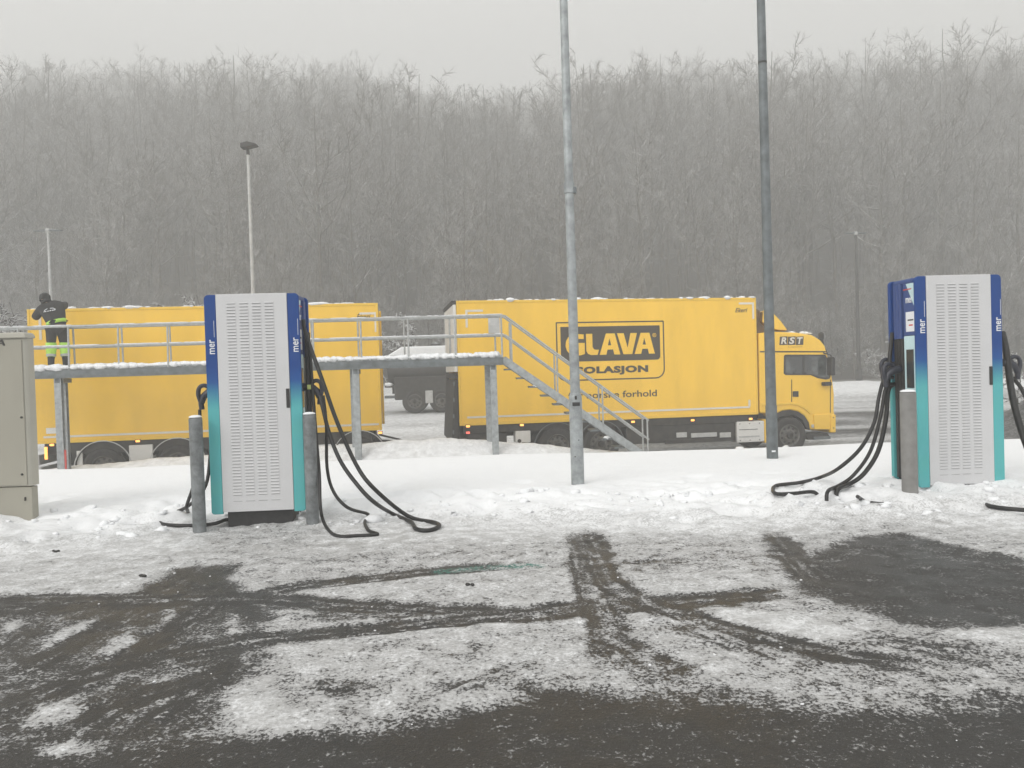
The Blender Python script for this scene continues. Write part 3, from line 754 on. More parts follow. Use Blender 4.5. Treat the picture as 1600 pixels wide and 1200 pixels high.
q = at(890, 288, p.y); MB().lathe([(.066, -.11), (.066, .02)], 18, Matrix.Translation((0, 0, q.z - pz))).build('clamp_band', GALV, t)
MB().box(.045, -.05, q.z - pz - .12, .085, .0, q.z - pz - .04).build('clamp_bracket', GALVD, t, bevel=.008)
for zz, xx in ((.55, .02), (.35, -.03)): MB().lathe([(.008, 0), (.008, .006)], 8, Matrix.Translation((xx, -.080, zz)) @ Matrix.Rotation(R(90), 4, 'X')).build('bolt', DARK, t)
t, p = near_post(1207, 716, .082, .076, .75, 11, 'tall dark grey lamp post standing in front of the truck cab', GALVD, 0)
MB().box(-.035, -.0855, .10, .02, -.079, .125).build('paint_mark', WHITEP, t)
q = at(1185, 100, p.y); MB().lathe([(.064, 0), (.064, .03)], 18, Matrix.Translation((0, 0, q.z - p.z))).build('joint_ring', DARK, t)
pb = at(1195, 700, 14)

def far_post(u, v_top, Y, label, r=.06, kind='tee', mat=GALV):
    top = at(u, v_top, Y); zg = hz(top.x, Y)
    t = thing('lamp_post', (top.x, Y, zg), 0, label, 'lamp post', 'street lamps round the lots'); h = top.z - zg
    MB().lathe([(r * 1.5, -.3), (r * 1.5, 1.1), (r, 1.15), (r * .6, h - (.30 if kind == 'head' else .05))], 14).build('mast', mat, t)
    if kind == 'head':
        MB().lathe([(.055, h - .30), (.055, h - .04)], 12).build('socket', DARK, t)
        m = MB(); m.prism([(-.16, -.09), (.0, -.10), (.36, -.02), (.40, .02), (.30, .06), (.05, .12), (-.16, .07)], -.16, .16)
        m.build('lamp_head', DARK, t, bevel=.03).location = (-.05, 0, h)
    else:
        MB().lathe([(.10, -.12), (.14, 0), (.10, .08)], 12, Matrix.Translation((0, 0, h))).build('hub', PALE, t)
        for s in (-1, 1):
            m = MB(); m.prism([(s * .1, -.03), (s * .65, -.045), (s * .68, .0), (s * .1, .04)], -.12, .12)
            m.build('lamp_head', GALVD, t, bevel=.015).location = (0, 0, h)
    return t
far_post(387, 228, 26, 'pale lamp post with a dark angled lamp head behind the yellow trailer', .075, 'head', PALE)
far_post(75, 360, 37.5, 'pale double lamp post behind the worker on the walkway', .085, 'tee', PALE)
far_post(1337, 364, 47.0, 'dark double lamp post standing in the snow before the wood', .12, 'tee', DARK)

# ------------------------------------------------------------------ lorry parts shared by truck and trailer
def side_hit(root, u, v, ly=0.):
    """where a sight line meets the near side of a vehicle: (length, height)"""
    Mi = root_matrix(root).inverted(); o = Mi @ C0; d = Mi.to_3x3() @ ray(u, v)
    k = (ly - o.y) / d.y; p = o + d * k; return (p.x, p.z)
def wheel(root, x, y, r, wd=.3, near=True, name='wheel'):
    s = 1 if near else -1
    M = Matrix.Translation((x, y, r)) @ Matrix.Rotation(R(90) * s, 4, 'X')       # axis points outwards
    m = MB(); m.lathe([(r * .56, -.02), (r * .60, .0), (r * .80, .012), (r * .93, .0), (r * .99, -.04), (r, -.08), (r, -wd + .08), (r * .95, -wd), (r * .6, -wd)], 40, M, cap=False)
    for j in range(44):
        a = 2 * math.pi * j / 44
        Mt = M @ Matrix.Rotation(a, 4, 'Z'); m.box(r - .004, -.035, -wd + .07, r + .012, .035, -.07, Mt)
    w_ = m.build(name, TYRE, root)
    m = MB(); m.lathe([(r * .60, -.004), (r * .575, .012), (r * .54, .0), (r * .50, -.06), (r * .34, -.045), (r * .30, -.02), (r * .16, -.02)], 32, M, cap=False)
    m.build('rim', RIM, w_)
    m = MB(); m.lathe([(r * .165, -.03), (r * .165, .035), (r * .13, .06), (.001, .065)], 20, M, cap=False)
    m.build('hub', DARK, w_)
    nb = MB(); hb = MB()
    for j in range(10):
        a = 2 * math.pi * j / 10
        nb.lathe([(.018, -.05), (.018, .005), (.008, .012)], 6, M @ Matrix.Translation((r * .25 * math.cos(a), r * .25 * math.sin(a), 0)))
        hb.lathe([(.034, -.052), (.034, -.044)], 10, M @ Matrix.Translation((r * .42 * math.cos(a + .3), r * .42 * math.sin(a + .3), 0)))
    nb.build('wheel_nuts', RIM, w_, kind='stuff'); hb.build('rim_holes', BLACK, w_, kind='stuff')
    return w_
def arch(root, x, zc, r, y0, y1, a0=8, a1=172, mat=None, th=.03, name='mudguard'):
    pts = [(x + r * math.cos(R(a0 + (a1 - a0) * i / 18)), zc + r * math.sin(R(a0 + (a1 - a0) * i / 18))) for i in range(19)]
    q = [(x + (r - th) * math.cos(R(a0 + (a1 - a0) * i / 18)), zc + (r - th) * math.sin(R(a0 + (a1 - a0) * i / 18))) for i in range(18, -1, -1)]
    m = MB(); n = 19
    vs = [(p[0], y0, p[1]) for p in pts] + [(p[0], y0, p[1]) for p in q[::-1]] + [(p[0], y1, p[1]) for p in pts] + [(p[0], y1, p[1]) for p in q[::-1]]
    fs = []
    for i in range(n - 1):
        fs += [(i, i + 1, n + i + 1, n + i), (2 * n + i + 1, 2 * n + i, 3 * n + i, 3 * n + i + 1), (i + 1, i, 2 * n + i, 2 * n + i + 1), (n + i, n + i + 1, 3 * n + i + 1, 3 * n + i)]
    m.add(vs, fs); return m.build(name, mat or DARK, root)
def lamp(root, x, z, mat=None, w_=.10, h=.055, y=0.):
    o = MB().box(x - w_ / 2 - .012, y - .02, z - h / 2 - .012, x + w_ / 2 + .012, y, z + h / 2 + .012).build('lamp_base', BLACK, root, bevel=.005)
    MB().box(x - w_ / 2, y - .05, z - h / 2, x + w_ / 2, y - .019, z + h / 2).build('lamp_lens', mat or AMBER, o, bevel=.012)
def roof_snow(root, L, Wd, z, n, seed, name='roof_snow'):
    rnd = random.Random(seed); m = MB()
    for i in range(n):
        x = rnd.uniform(.1, L - .1); y = abs(rnd.gauss(.06, .05)) + .02 if rnd.random() < .6 else rnd.uniform(.1, Wd - .1)
        s = rnd.choice((.03, .04, .05, .06, .11)); m.blob((x, y, z + s * .05), s * rnd.uniform(.8, 2.0), s, s * rnd.uniform(.25, .6), rnd=rnd)
    m.build(name, SNOW, root, kind='stuff')
def cargo_box(root, L, Wd, z0, z1, front_brk=True):
    b = MB().box(.05, .012, z0 + .05, L - .05, Wd - .012, z1 - .04).build('cargo_box', YEL, root)
    # frame profiles round the side panels
    for y0, y1 in ((0, .03), (Wd - .03, Wd)):
        MB().box(.062, y0, z1 - .07, L - .062, y1, z1).build('roof_rail', YELD, root, bevel=.012)
        MB().box(.062, y0, z0, L - .062, y1, z0 + .075).build('floor_rail', YELD, root, bevel=.008)
        for x0 in (0, L - .06): MB().box(x0, y0 - .001, z0, x0 + .06, y1 + .001, z1).build('corner_post', YELD, root, bevel=.012)
    return b
def strips(root, L, z, x0, x1, y=0.):
    MB().box(x0, y - .004, z - .025, x1, y + .010, z + .025).build('reflective_strip', TAPE, root)
def bracket(root, x, z, sx, lw=.42, lh=.42, th=.055):
    pts = [(0, 0), (lw, 0), (lw, -th), (th, -th), (th, -lh), (0, -lh)]
    pts = [(x + sx * a, z + b_) for a, b_ in pts]
    stick(flat([pts], .003), 'corner_marking', TAPE, root, (0, .008, 0))

# ------------------------------------------------------------------ the trailer
zL = -1.04
tr0 = at(50, 690, 18.35); tr1 = at(597, 672, 19.48)
ang = math.atan2(tr1.y - tr0.y, tr1.x - tr0.x); TLn = math.hypot(tr1.x - tr0.x, tr1.y - tr0.y)
tr = thing('cargo_trailer', (tr0.x, tr0.y, zL), ang, 'yellow box trailer parked behind the walkway with amber lamps lit', 'trailer')
ZB, ZT = 1.145, 4.375; W0 = 2.55
cargo_box(tr, TLn, W0, ZB, ZT)
MB().box(.0, .1, ZB, .04, W0 - .1, ZT - .06).build('rear_door', WHITE, tr, bevel=.01)
roof_snow(tr, TLn, W0, ZT, 90, 5)
a = side_hit(tr, 68, 682); b_ = side_hit(tr, 592, 664)
strips(tr, TLn, (a[1] + b_[1]) / 2, a[0], b_[0])
a = side_hit(tr, 583, 489); bracket(tr, a[0] + .08, a[1] + .02, -1, .42, .5)
a = side_hit(tr, 60, 495); 
MB().box(a[0], -.003, a[1] - .55, a[0] + .055, .010, a[1]).build('corner_marking', TAPE, tr)
a = side_hit(tr, 557, 498); c = side_hit(tr, 579, 490)
stick(fit(text('Ekeri', .012, .35), a[0], a[1] - .02, c[0], c[1]), 'lettering', DARKB, tr, (0, .010, 0))
a = side_hit(tr, 72, 674); MB().box(a[0], -.004, a[1] - .06, a[0] + .24, .010, a[1] + .08).build('side_plate', WHITE, tr, bevel=.005)
MB().box(.4, .75, .78, TLn - .2, .87, ZB).build('chassis_rail', DARK, tr); MB().box(.4, 1.68, .78, TLn - .2, 1.80, ZB).build('chassis_rail', DARK, tr)
MB().box(.25, .06, .86, TLn - .25, W0 - .06, ZB - .01).build('underframe', DARK, tr)
MB().box(.5, .35, .35, 4.0, W0 - .35, .85).build('axle_beam', DARK, tr)
for u in (160, 277, 562):
    x = side_hit(tr, u, 700)[0]
    for y, nr in ((.03, True), (W0 - .03, False)): wheel(tr, x, y, .50, .34, nr)
    arch(tr, x, .50, .66, .02, .40, 8, 172, DARK); arch(tr, x, .50, .672, -.002, .03, 8, 172, PALE, .022, 'mudguard_rim')
a = side_hit(tr, 202, 722); c = side_hit(tr, 238, 694.5)
MB().box(a[0], .0, a[1], c[0], .30, c[1]).build('side_box', WHITE, tr, bevel=.015)
a = side_hit(tr, 118, 705); MB().box(a[0], .05, .32, a[0] + .13, .09, a[1]).build('mud_flap', WHITE, tr, bevel=.005); 
a = side_hit(tr, 326, 690); MB().box(a[0], .05, a[1] - .5, a[0] + .3, .3, a[1] + .04).build('side_box', WHITE, tr, bevel=.015)
MB().box(.02, .1, .40, .14, W0 - .1, .56).build('rear_bumper', PALE, tr, bevel=.02); MB().box(-.03, .2, .62, .06, W0 - .2, .86).build('rear_light_bar', PALE, tr, bevel=.015)
a = side_hit(tr, 73, 708); lamp(tr, a[0], a[1], AMBER, .07, .30)
for u, v in ((82, 695), (216, 689), (594, 676)):
    a = side_hit(tr, u, v); lamp(tr, a[0], a[1])
MB().tube([(TLn - .2, 1.275, .75), (TLn + 1.25, 1.275, .62), (TLn + 1.45, 1.275, .60)], [.07, .06, .09], 8).build('drawbar', DARK, tr)
MB().tube([(TLn - .2, .6, .75), (TLn + 1.2, 1.2, .64)], .05, 8).build('drawbar', DARK, tr)
MB().tube(spline([(TLn - .1, .7, .98), (TLn + .5, .6, .82), (TLn + 1.0, .62, .68), (TLn + 1.25, .7, .62)], 5), .028, 6).build('air_hose', BLACK, tr)

# ------------------------------------------------------------------ the truck
ty = R(10); TB = 8.35
k0 = at(718, 668, 19.9)
tk = thing('box_truck', (k0.x, k0.y, -1.03), ty, 'yellow box truck with a dark logo plate on its side and its lamps lit', 'truck', pitch=.004)
BZ, TZ = 1.15, 4.40
cargo_box(tk, TB, W0, BZ, TZ)
roof_snow(tk, TB, W0, TZ, 100, 9)
K = lambda u, v, ly=0.: side_hit(tk, u, v, ly)
# rear: white upper door, dark folded tail lift below
MB().box(-.09, .02, 2.55, -.002, W0 - .02, TZ - .10).build('rear_door', WHITE, tk, bevel=.02)
MB().box(-.12, .06, TZ - .095, .0, W0 - .06, TZ + .005).build('rear_header', DARK, tk, bevel=.01)
MB().box(-.10, .02, 2.38, -.003, W0 - .02, 2.53).build('rear_gap', DARK, tk)
MB().prism([(-.20, .75), (-.05, .55), (-.004, .60), (-.004, 2.36), (-.09, 2.36)], .04, W0 - .04).build('tail_lift', DARK, tk, bevel=.015)
for k in range(4): MB().box(-.125 - .018 * k, .03, 2.2 - .42 * k, -.09 - .018 * k, .06, 2.3 - .42 * k).build('hinge', GALVD, tk)
# side markings
a, c = K(732, 650), K(1175, 638); z = .5 * (a[1] + c[1]); strips(tk, TB, z, K(730, 652)[0], K(1172, 640)[0])
a = K(1172, 478); bracket(tk, a[0] + .12, a[1] + .10, -1, .45, .46); 
a = K(727, 484); bracket(tk, a[0], a[1], 1, .46, .46)
a = K(1175, 640); MB().box(a[0] - .10, -.004, z + .027, a[0] - .045, .010, z + .20).build('corner_marking', TAPE, tk)
a = K(1149, 487); c = K(1168, 481); stick(fit(text('Ekeri', .012, .35), a[0], a[1] - .02, c[0], c[1]), 'lettering', DARKB, tk, (0, .010, 0))
# the maker's plate
q0, q1 = K(869.5, 596), K(1037, 501)
x0, x1 = K(869.5, 550)[0], K(1038.5, 550)[0]; zt, zb = .5 * (K(880, 503)[1] + K(1030, 501)[1]), .5 * (K(880, 595)[1] + K(1030, 592)[1])
e = .034
stick(flat([rrect(x0, zb, x1, zt, [.26, .26, .03, .03]), rrect(x0 + e, zb + e, x1 - e, zt - e, [.225, .225, .01, .01])], .0025), 'logo_outline', DARKB, tk, (0, .0095, 0))
px0, px1 = K(876.3, 540)[0], K(1031.5, 540)[0]; pt, pb_ = .5 * (K(880, 511)[1] + K(1030, 508)[1]), .5 * (K(890, 565)[1] + K(1030, 562)[1])
plate = stick(flat([rrect(px0, pb_, px1, pt, [.10, .10, .015, .015])], .0025), 'logo_plate', DARKB, tk, (0, .0095, 0))
GL = [[(.84,.98),(.84,.76),(.56,.77),(.42,.72),(.33,.60),(.33,.38),(.40,.25),(.56,.22),(.58,.24),(.58,.40),(.48,.40),(.48,.58),(.88,.58),(.88,.06),(.70,.0),(.42,-.02),(.2,.05),(.06,.22),(0,.45),(.03,.68),(.13,.86),(.32,.97),(.55,1.0)],
      [(.95,1),(1.24,1),(1.24,.38),(1.30,.27),(1.40,.245),(1.53,.245),(1.46,.0),(1.16,.0),(1.02,.06),(.95,.2)],
      [(1.56,0),(1.87,0),(1.93,.24),(2.19,.24),(2.24,0),(2.52,0),(2.28,1),(1.87,1)], [(2.03,.77),(1.95,.44),(2.11,.44)],
      [(2.39,1),(2.70,1),(2.87,.31),(3.02,1),(3.32,1),(3.08,0),(2.67,0)],
      [(3.19,0),(3.50,0),(3.56,.24),(3.82,.24),(3.87,0),(4.15,0),(3.91,1),(3.50,1)], [(3.66,.77),(3.58,.44),(3.74,.44)]]
gx0, gx1 = K(883.7, 540)[0], K(1023, 540)[0]; gt, gb = .5 * (K(890, 522.5)[1] + K(1015, 519.5)[1]), .5 * (K(890, 555.5)[1] + K(1020, 552.5)[1])
GLM = [[(gx0 + x / 4.15 * (gx1 - gx0), gb + y * (gt - gb)) for x, y in s_] for s_ in GL]
stick(flat(GLM, .0025), 'lettering', YEL, tk, (0, .0035, 0))
a = K(1022.5, 523.5); ring = [(a[0] + .055 * math.cos(R(15 * i)), a[1] + .055 * math.sin(R(15 * i))) for i in range(24)]
ring2 = [(a[0] + .042 * math.cos(R(15 * i)), a[1] + .042 * math.sin(R(15 * i))) for i in range(24)]
stick(flat([ring, ring2], .0025), 'registered_mark', YELD, tk, (0, .0035, 0)); stick(fit(text('R', .01), a[0] - .022, a[1] - .028, a[0] + .024, a[1] + .028), 'registered_mark', YELD, tk, (0, .0035, 0))
lx1 = K(1013, 580)[0]; lx0 = K(894.5, 582)[0]; lt, lb = .5 * (K(905, 573)[1] + K(1012, 570.5)[1]), .5 * (K(905, 587)[1] + K(1012, 584.5)[1])
stick(fit(text('ISOLASJON', .06, space=1.12), lx0, lb, lx1, lt), 'lettering', DARKB, tk, (0, .0095, 0))
fx0, fx1 = K(888, 615)[0], K(1026.5, 613)[0]; ft, fb = .5 * (K(975, 610.5)[1] + K(1024, 608.5)[1]), .5 * (K(905, 622.5)[1] + K(1024, 620)[1])
stick(fit(text('for norske forhold', .012), fx0, fb, fx1, ft), 'lettering', DARKB, tk, (0, .0095, 0))
# chassis
MB().box(.3, .75, .78, 10.2, .90, 1.14).build('chassis_rail', DARK, tk); MB().box(.3, 1.65, .78, 10.2, 1.80, 1.14).build('chassis_rail', DARK, tk)
MB().box(.1, .05, .95, TB - .15, W0 - .05, BZ - .01).build('underframe', DARK, tk)
MB().box(.2, .10, .50, 1.25, W0 - .1, .94).build('rear_underrun', DARK, tk, bevel=.02)
a = K(1235, 690); fxw = a[0]
rx1 = K(872, 690)[0]; rx2 = K(940, 690)[0]
for x in (rx1, rx2, fxw):
    for y, nr in ((.03, True), (W0 - .03, False)): wheel(tk, x, y, .52, .34 if x == fxw else .58, nr)
for x in (rx1, rx2):
    arch(tk, x, .5, .64, .02, .6, 8, 172, DARK); arch(tk, x, .5, .652, -.002, .03, 12, 168, GALVD, .02, 'mudguard_rim')
a, c = K(806, 692), K(826, 673); MB().box(a[0], .0, a[1], c[0] + .05, .35, c[1]).build('side_box', WHITE, tk, bevel=.015)
q = K(811.5, 689); MB().lathe([(.05, 0), (.05, .01)], 14, Matrix.Translation((q[0], -.002, q[1])) @ Matrix.Rotation(R(90), 4, 'X')).build('lock', DARK, tk)
a, c = K(980, 695), K(1152, 662); MB().box(a[0], .06, a[1], c[0] - .02, .5, BZ - .2).build('tank_bay', DARK, tk, bevel=.03)
for (ua, ub) in ((1058, 1074), (1081, 1121), (1126, 1143)):
    a, c = K(ua, 684), K(ub, 675.5); MB().box(a[0], .03, a[1], c[0], .062, c[1]).build('side_guard_panel', PALE, tk, bevel=.005)
a, c = K(1040, 694), K(1150, 690); MB().box(a[0], .02, a[1], c[0], .07, a[1] + .10).build('side_guard_rail', DARK, tk, bevel=.01)
a, c = K(1152.5, 693), K(1194, 657.5); MB().box(a[0], .0, a[1] + .02, c[0], .6, c[1]).build('battery_box', WHITE, tk, bevel=.02)
MB().box(a[0] + .05, -.006, a[1] + .16, c[0] - .15, .001, a[1] + .20).build('box_rib', PALE, tk, bevel=.003); MB().box(a[0] + .05, -.006, c[1] - .23, c[0] - .2, .001, c[1] - .215).build('box_scratch', DARK, tk)
for i in range(3):
    for zz in (a[1] + .08, c[1] - .06): MB().lathe([(.014, 0), (.014, .008)], 8, Matrix.Translation((a[0] + .08 + i * .29, -.001, zz)) @ Matrix.Rotation(R(90), 4, 'X')).build('bolt', DARK, tk)
a, c = K(1195, 692), K(1200, 655); MB().box(a[0], .0, a[1], c[0], .4, c[1]).build('yellow_panel', YEL, tk, bevel=.01)
for u, v, m_ in ((731, 666, AMBER), (731, 676, REDL), (815, 664, AMBER), (1081.5, 656.5, AMBER), (1172, 654.5, AMBER), (1329, 0, None), (988.5, 659, AMBER)):
    if m_: a = K(u, v); lamp(tk, a[0], a[1], m_)
# cab: one profile with the wheel arch cut out, extruded across
def P(x, y, ly=0.): return K(1020 + x / 4, 440 + y / 4, ly)
cab = [P(*q) for q in ((672, 822), (664, 322), (745, 312), (900, 318), (1000, 334), (1050, 364), (1080, 402), (1092, 445), (1104, 500), (1120, 570), (1131, 640), (1138, 700), (1137, 805), (1142, 835), (1142, 944), (1110, 946), (1106, 926), (990, 926),
                       (978, 880), (950, 838), (910, 812), (862, 802), (815, 808), (768, 830), (745, 850), (720, 824))]
MB().prism(cab, .02, W0 - .02).build('cab', YEL, tk, bevel=.085, seg=4)
def cabpart(name, pts, mat, y0, y1, bev=.008): return MB().prism([P(*q) for q in pts], y0, y1).build(name, mat, tk, bevel=bev)
cabpart('roof_seam', [(672, 434), (1082, 434), (1085, 442), (672, 442)], DARK, .012, .03, 0)
win = cabpart('side_window', [(822, 464), (832, 456), (1080, 456), (1092, 480), (1113, 590), (1108, 606), (1085, 612), (1035, 604), (988, 584), (832, 584), (820, 574)], BLACK, .008, .06, .004)
for nm, pts in (('pane', [(832, 468), (935, 468), (935, 574), (832, 574)]), ('pane', [(948, 468), (1074, 468), (1084, 490), (1102, 592), (1082, 600), (1036, 592), (990, 574), (948, 574)])):
    MB().prism([P(*q) for q in pts], .0055, .05).build(nm, GLASS, win)
cabpart('windscreen', [(1086, 452), (1096, 452), (1134, 622), (1124, 622)], GLASS, .18, W0 - .18)
cabpart('sun_visor', [(1056, 356), (1068, 352), (1078, 362), (1086, 400), (1108, 448), (1100, 452), (1080, 410)], BLACK, .1, W0 - .1)
for x in (868, 1110): cabpart('door_seam', [(x, 612), (x + 4, 612), (x + 4, 752 if x < 1000 else 820), (x, 752 if x < 1000 else 820)], DARK, .012, .03, 0)
cabpart('door_handle', [(876, 686), (912, 684), (912, 720), (876, 720)], DARK, .0, .03, .01)
cabpart('wheel_arch_trim', [(680, 762), (870, 754), (925, 765), (970, 790), (1000, 818), (985, 830), (955, 800), (915, 778), (866, 768), (682, 776)], YELD, -.008, .03, .006)
cabpart('bumper_corner', [(1005, 832), (1104, 826), (1108, 924), (1010, 924)], YEL, -.012, .2, .015)
cabpart('front_bumper', [(1112, 830), (1146, 830), (1146, 944), (1112, 944)], YEL, .0, W0, .03)
cabpart('fog_lamp', [(992, 894), (1006, 893), (1006, 912), (993, 912)], PALE, -.016, .02, .006)
for q in ((1129, 850), (1130, 915)): cabpart('bolt', [(q[0] - 3, q[1] - 3), (q[0] + 3, q[1] - 3), (q[0] + 3, q[1] + 3), (q[0] - 3, q[1] + 3)], DARK, -.006, .01, 0)
cabpart('step', [(960, 950), (1098, 946), (1112, 962), (1112, 984), (1080, 988), (975, 990)], DARK, .05, .4, .02)
cabpart('step_plate', [(1010, 972), (1116, 966), (1116, 984), (1012, 990)], GALVD, .03, .3, .008)
cabpart('wheel_well', [(700, 830), (760, 830), (815, 812), (862, 806), (908, 816), (945, 840), (975, 885), (985, 930), (960, 1000), (700, 1000)], BLACK, .38, W0 - .38, 0)
cabpart('wheel_arch_lip', [(776, 872), (790, 850), (820, 838), (862, 832), (905, 840), (940, 866), (965, 918), (985, 926), (978, 880), (950, 838), (910, 812), (862, 802), (815, 808), (768, 830)], DARK, .03, .3, 0)
mi = MB(); a = P(1128, 520, -.3); mi.box(a[0] - .09, -.34, a[1] - .30, a[0] + .05, -.10, a[1] + .22); mi.build('mirror', BLACK, tk, bevel=.04)
MB().tube([(a[0] - .1, .05, a[1] + .35), (a[0], -.2, a[1] + .27), (a[0] + .0, -.22, a[1] + .1)], .02, 6).build('mirror_arm', BLACK, tk)
mi = MB(); a = P(1100, 640, -.15); mi.box(a[0] - .14, -.16, a[1] - .05, a[0] + .10, .01, a[1] + .06); mi.build('mirror', BLACK, tk, bevel=.03)
a = P(1078, 366); MB().lathe([(.05, 0), (.075, .08), (.075, .22), (.03, .26)], 14, Matrix.Translation((a[0] + .03, .25, a[1] - .02))).build('beacon', DARK, tk)
# wind deflector and the gap behind it
DF = [P(*q) for q in ((706, 176), (738, 176), (772, 200), (815, 245), (856, 302), (800, 300), (745, 290), (700, 250))]
MB().prism(DF, .12, .17).build('wind_deflector', YEL, tk, bevel=.012); MB().prism(DF, W0 - .17, W0 - .12).build('wind_deflector', YEL, tk, bevel=.012)
dt = [P(738, 176), P(772, 200), P(815, 245), P(856, 302)]
m = MB()
for (xa, za), (xb, zb2) in zip(dt[:-1], dt[1:]): m.add([(xa, .171, za), (xb, .171, zb2), (xb, W0 - .171, zb2), (xa, W0 - .171, za)], [(0, 1, 2, 3)])
o = m.build('deflector_roof', YEL, tk); sm_ = o.modifiers.new('thick', 'SOLIDIFY'); sm_.thickness = .03
MB().prism([P(*q) for q in ((660, 152), (704, 180), (700, 250), (745, 292), (745, 312), (664, 318))], .3, W0 - .3).build('cab_gap_cover', BROWNS, tk)
m = MB(); rnd = random.Random(3)
for i in range(46):
    x = P(750, 310)[0] + rnd.uniform(0, 1.35); m.blob((x, rnd.uniform(.05, 2.4), P(800, 314)[1] + .01 - .12 * max(0, x - P(920, 310)[0])), rnd.uniform(.05, .14), rnd.uniform(.05, .14), rnd.uniform(.02, .06), rnd=rnd)
m.build('roof_snow', SNOW, tk, kind='stuff')
# cab lettering: three dark plates with pale letters
for ch, (xa, xb) in zip('RST', ((1218.4, 1230.3), (1231.0, 1243.2), (1243.9, 1255.6))):
    p00, p10, p11, p01 = K(xa, 539.2), K(xb, 538.8), K(xb + .6, 525.4), K(xa + .6, 526.0)
    stick(flat([[p00, p10, p11, p01]], .003), 'logo_plate', DARKB, tk, (0, .019, 0))
    stick(fit(text(ch, .03, .2), p00[0] + .045, p00[1] + .03, p11[0] - .03, p11[1] - .025), 'lettering', TAPE, tk, (0, .0125, 0))
a, c = K(1232.5, 543.5), K(1254.5, 540.5); stick(fit(text('Logistikk', .0), a[0], a[1], c[0], c[1]), 'lettering', pmat('faint_print', (.42, .27, .05), .5), tk, (0, .018, 0))

# ------------------------------------------------------------------ tank truck beyond the gap
tY = 34.0
g0 = at(648, 642, tY)
tt = thing('tank_truck', (g0.x - 1.0, tY, hz(g0.x, tY)), R(4), 'dark tank lorry with a thick snow cover behind the gap between the yellow boxes', 'truck')
TH = lambda u, v: side_hit(tt, u, v)
x0 = TH(602, 560)[0]; ztop = TH(650, 541)[1]; zs = TH(603, 554)[1]; xb = TH(627, 541)[0]
LN = 8.5
zc = (TH(650, 556)[1] + TH(650, 605)[1]) / 2; rz_ = (TH(650, 552)[1] - TH(650, 603)[1]) / 2
m = MB(); n = 28
prof = [(x0, .55), (x0 + .08, .9), (x0 + .3, 1.0), (x0 + LN - .3, 1.0), (x0 + LN, .8)]
vs = []; fs = []
for (x, k) in prof:
    for j in range(n):
        a_ = 2 * math.pi * j / n; vs.append((x, 1.25 + 1.22 * k * math.cos(a_), zc + rz_ * k * math.sin(a_)))
for i in range(len(prof) - 1): fs += [(i * n + j, (i + 1) * n + j, (i + 1) * n + (j + 1) % n, i * n + (j + 1) % n) for j in range(n)]
m.add(vs, fs, True); m.add(vs[:n], [tuple(range(n))]); m.build('tank', TANKM, tt)
m = MB(); m.prism([(x0 - .02, zs - .1), (xb, ztop), (x0 + LN - .2, ztop + .02), (x0 + LN, zs - .1)], .12, 2.4); m.build('snow_cover', SNOW, tt, bevel=.08, seg=3)
m = MB()
for k in range(6): m.lathe([(.22, 0), (.22, .10), (.10, .14)], 14, Matrix.Translation((x0 + .9 + k * 1.3, 1.2, ztop)))
m.build('tank_hatch', DARK, tt)
MB().box(x0 + .2, .7, .75, x0 + LN, 1.8, zc - rz_ + .25).build('chassis_rail', DARK, tt)
MB().box(x0 + .35, .02, .62, x0 + LN, .4, zc - rz_ * .3).build('side_skirt', DARK, tt, bevel=.05)
for u in (648, 690.5): 
    x = TH(u, 627)[0]
    for y, nr in ((.02, True), (2.48, False)): wheel(tt, x, y, .54, .4, nr)
for i in range(2):
    for y, nr in ((.02, True), (2.48, False)): wheel(tt, TH(690, 627)[0] + 3.2 + 1.3 * i, y, .54, .4, nr)
a, c = TH(665, 630), TH(676, 610); MB().box(a[0], -.01, a[1], c[0], .2, c[1]).build('tool_box', PALE, tt, bevel=.02)
a, c = TH(601, 630), TH(621, 618); MB().box(a[0], .05, a[1] + .2, c[0], .5, c[1]).build('rear_bumper', GALVD, tt, bevel=.03)
m = MB()
for k in range(7): m.blob((a[0] + .1 + .09 * k, .2, c[1] + .02), .12, .14, .06)
m.blob((TH(607, 600)[0], .2, TH(607, 601)[1]), .22, .2, .09); m.build('bumper_snow', SNOW, tt)
MB().box(TH(601, 604)[0], .08, TH(601, 606)[1], TH(626, 604)[0], .4, TH(601, 603)[1]).build('rear_ledge', DARK, tt, bevel=.02)

# ------------------------------------------------------------------ roof-clearing walkway
w0 = at(60, 574, 17.0); w1 = at(786, 553, 17.72)
wa = math.atan2(w1.y - w0.y, w1.x - w0.x); WL = math.hypot(w1.x - w0.x, w1.y - w0.y); EX = 2.1
wk = thing('roof_clearing_walkway', (w0.x, w0.y, -.5), wa, 'long galvanized steel walkway with railings and a stair before the yellow vehicles', 'walkway')
DZ = 1.88 + .5; WD = .54
MB().box(-EX, 0, DZ - .05, WL, WD, DZ).build('deck_grating', GALV, wk, bevel=.005)
for y in (0, WD):
    m = MB(); s = 1 if y else -1
    yy = y + s * .004
    m.prism([(-EX, DZ - .20), (WL, DZ - .20), (WL, DZ - .052), (-EX, DZ - .052)], yy - .03, yy + .03)
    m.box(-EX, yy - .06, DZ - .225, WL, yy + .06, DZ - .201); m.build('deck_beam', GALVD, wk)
HR = 2.80 + .5
for y in (.03, WD - .03):
    for zr in (HR, DZ + .47):
        MB().tube([(-EX, y, zr), (WL, y, zr)], .028, 10).build('handrail', RAILM, wk)
    n = 13; x = WL - .02
    k = 0
    while x > -EX:
        MB().tube([(x - (.125 if y > .3 else 0), y + .03 * (1 if y > .3 else -1), DZ - .1), (x - (.125 if y > .3 else 0), y, HR - .01)], .022, 8).build('railing_post', RAILM, wk); x -= 1.07; k += 1
m = MB(); rnd = random.Random(11)
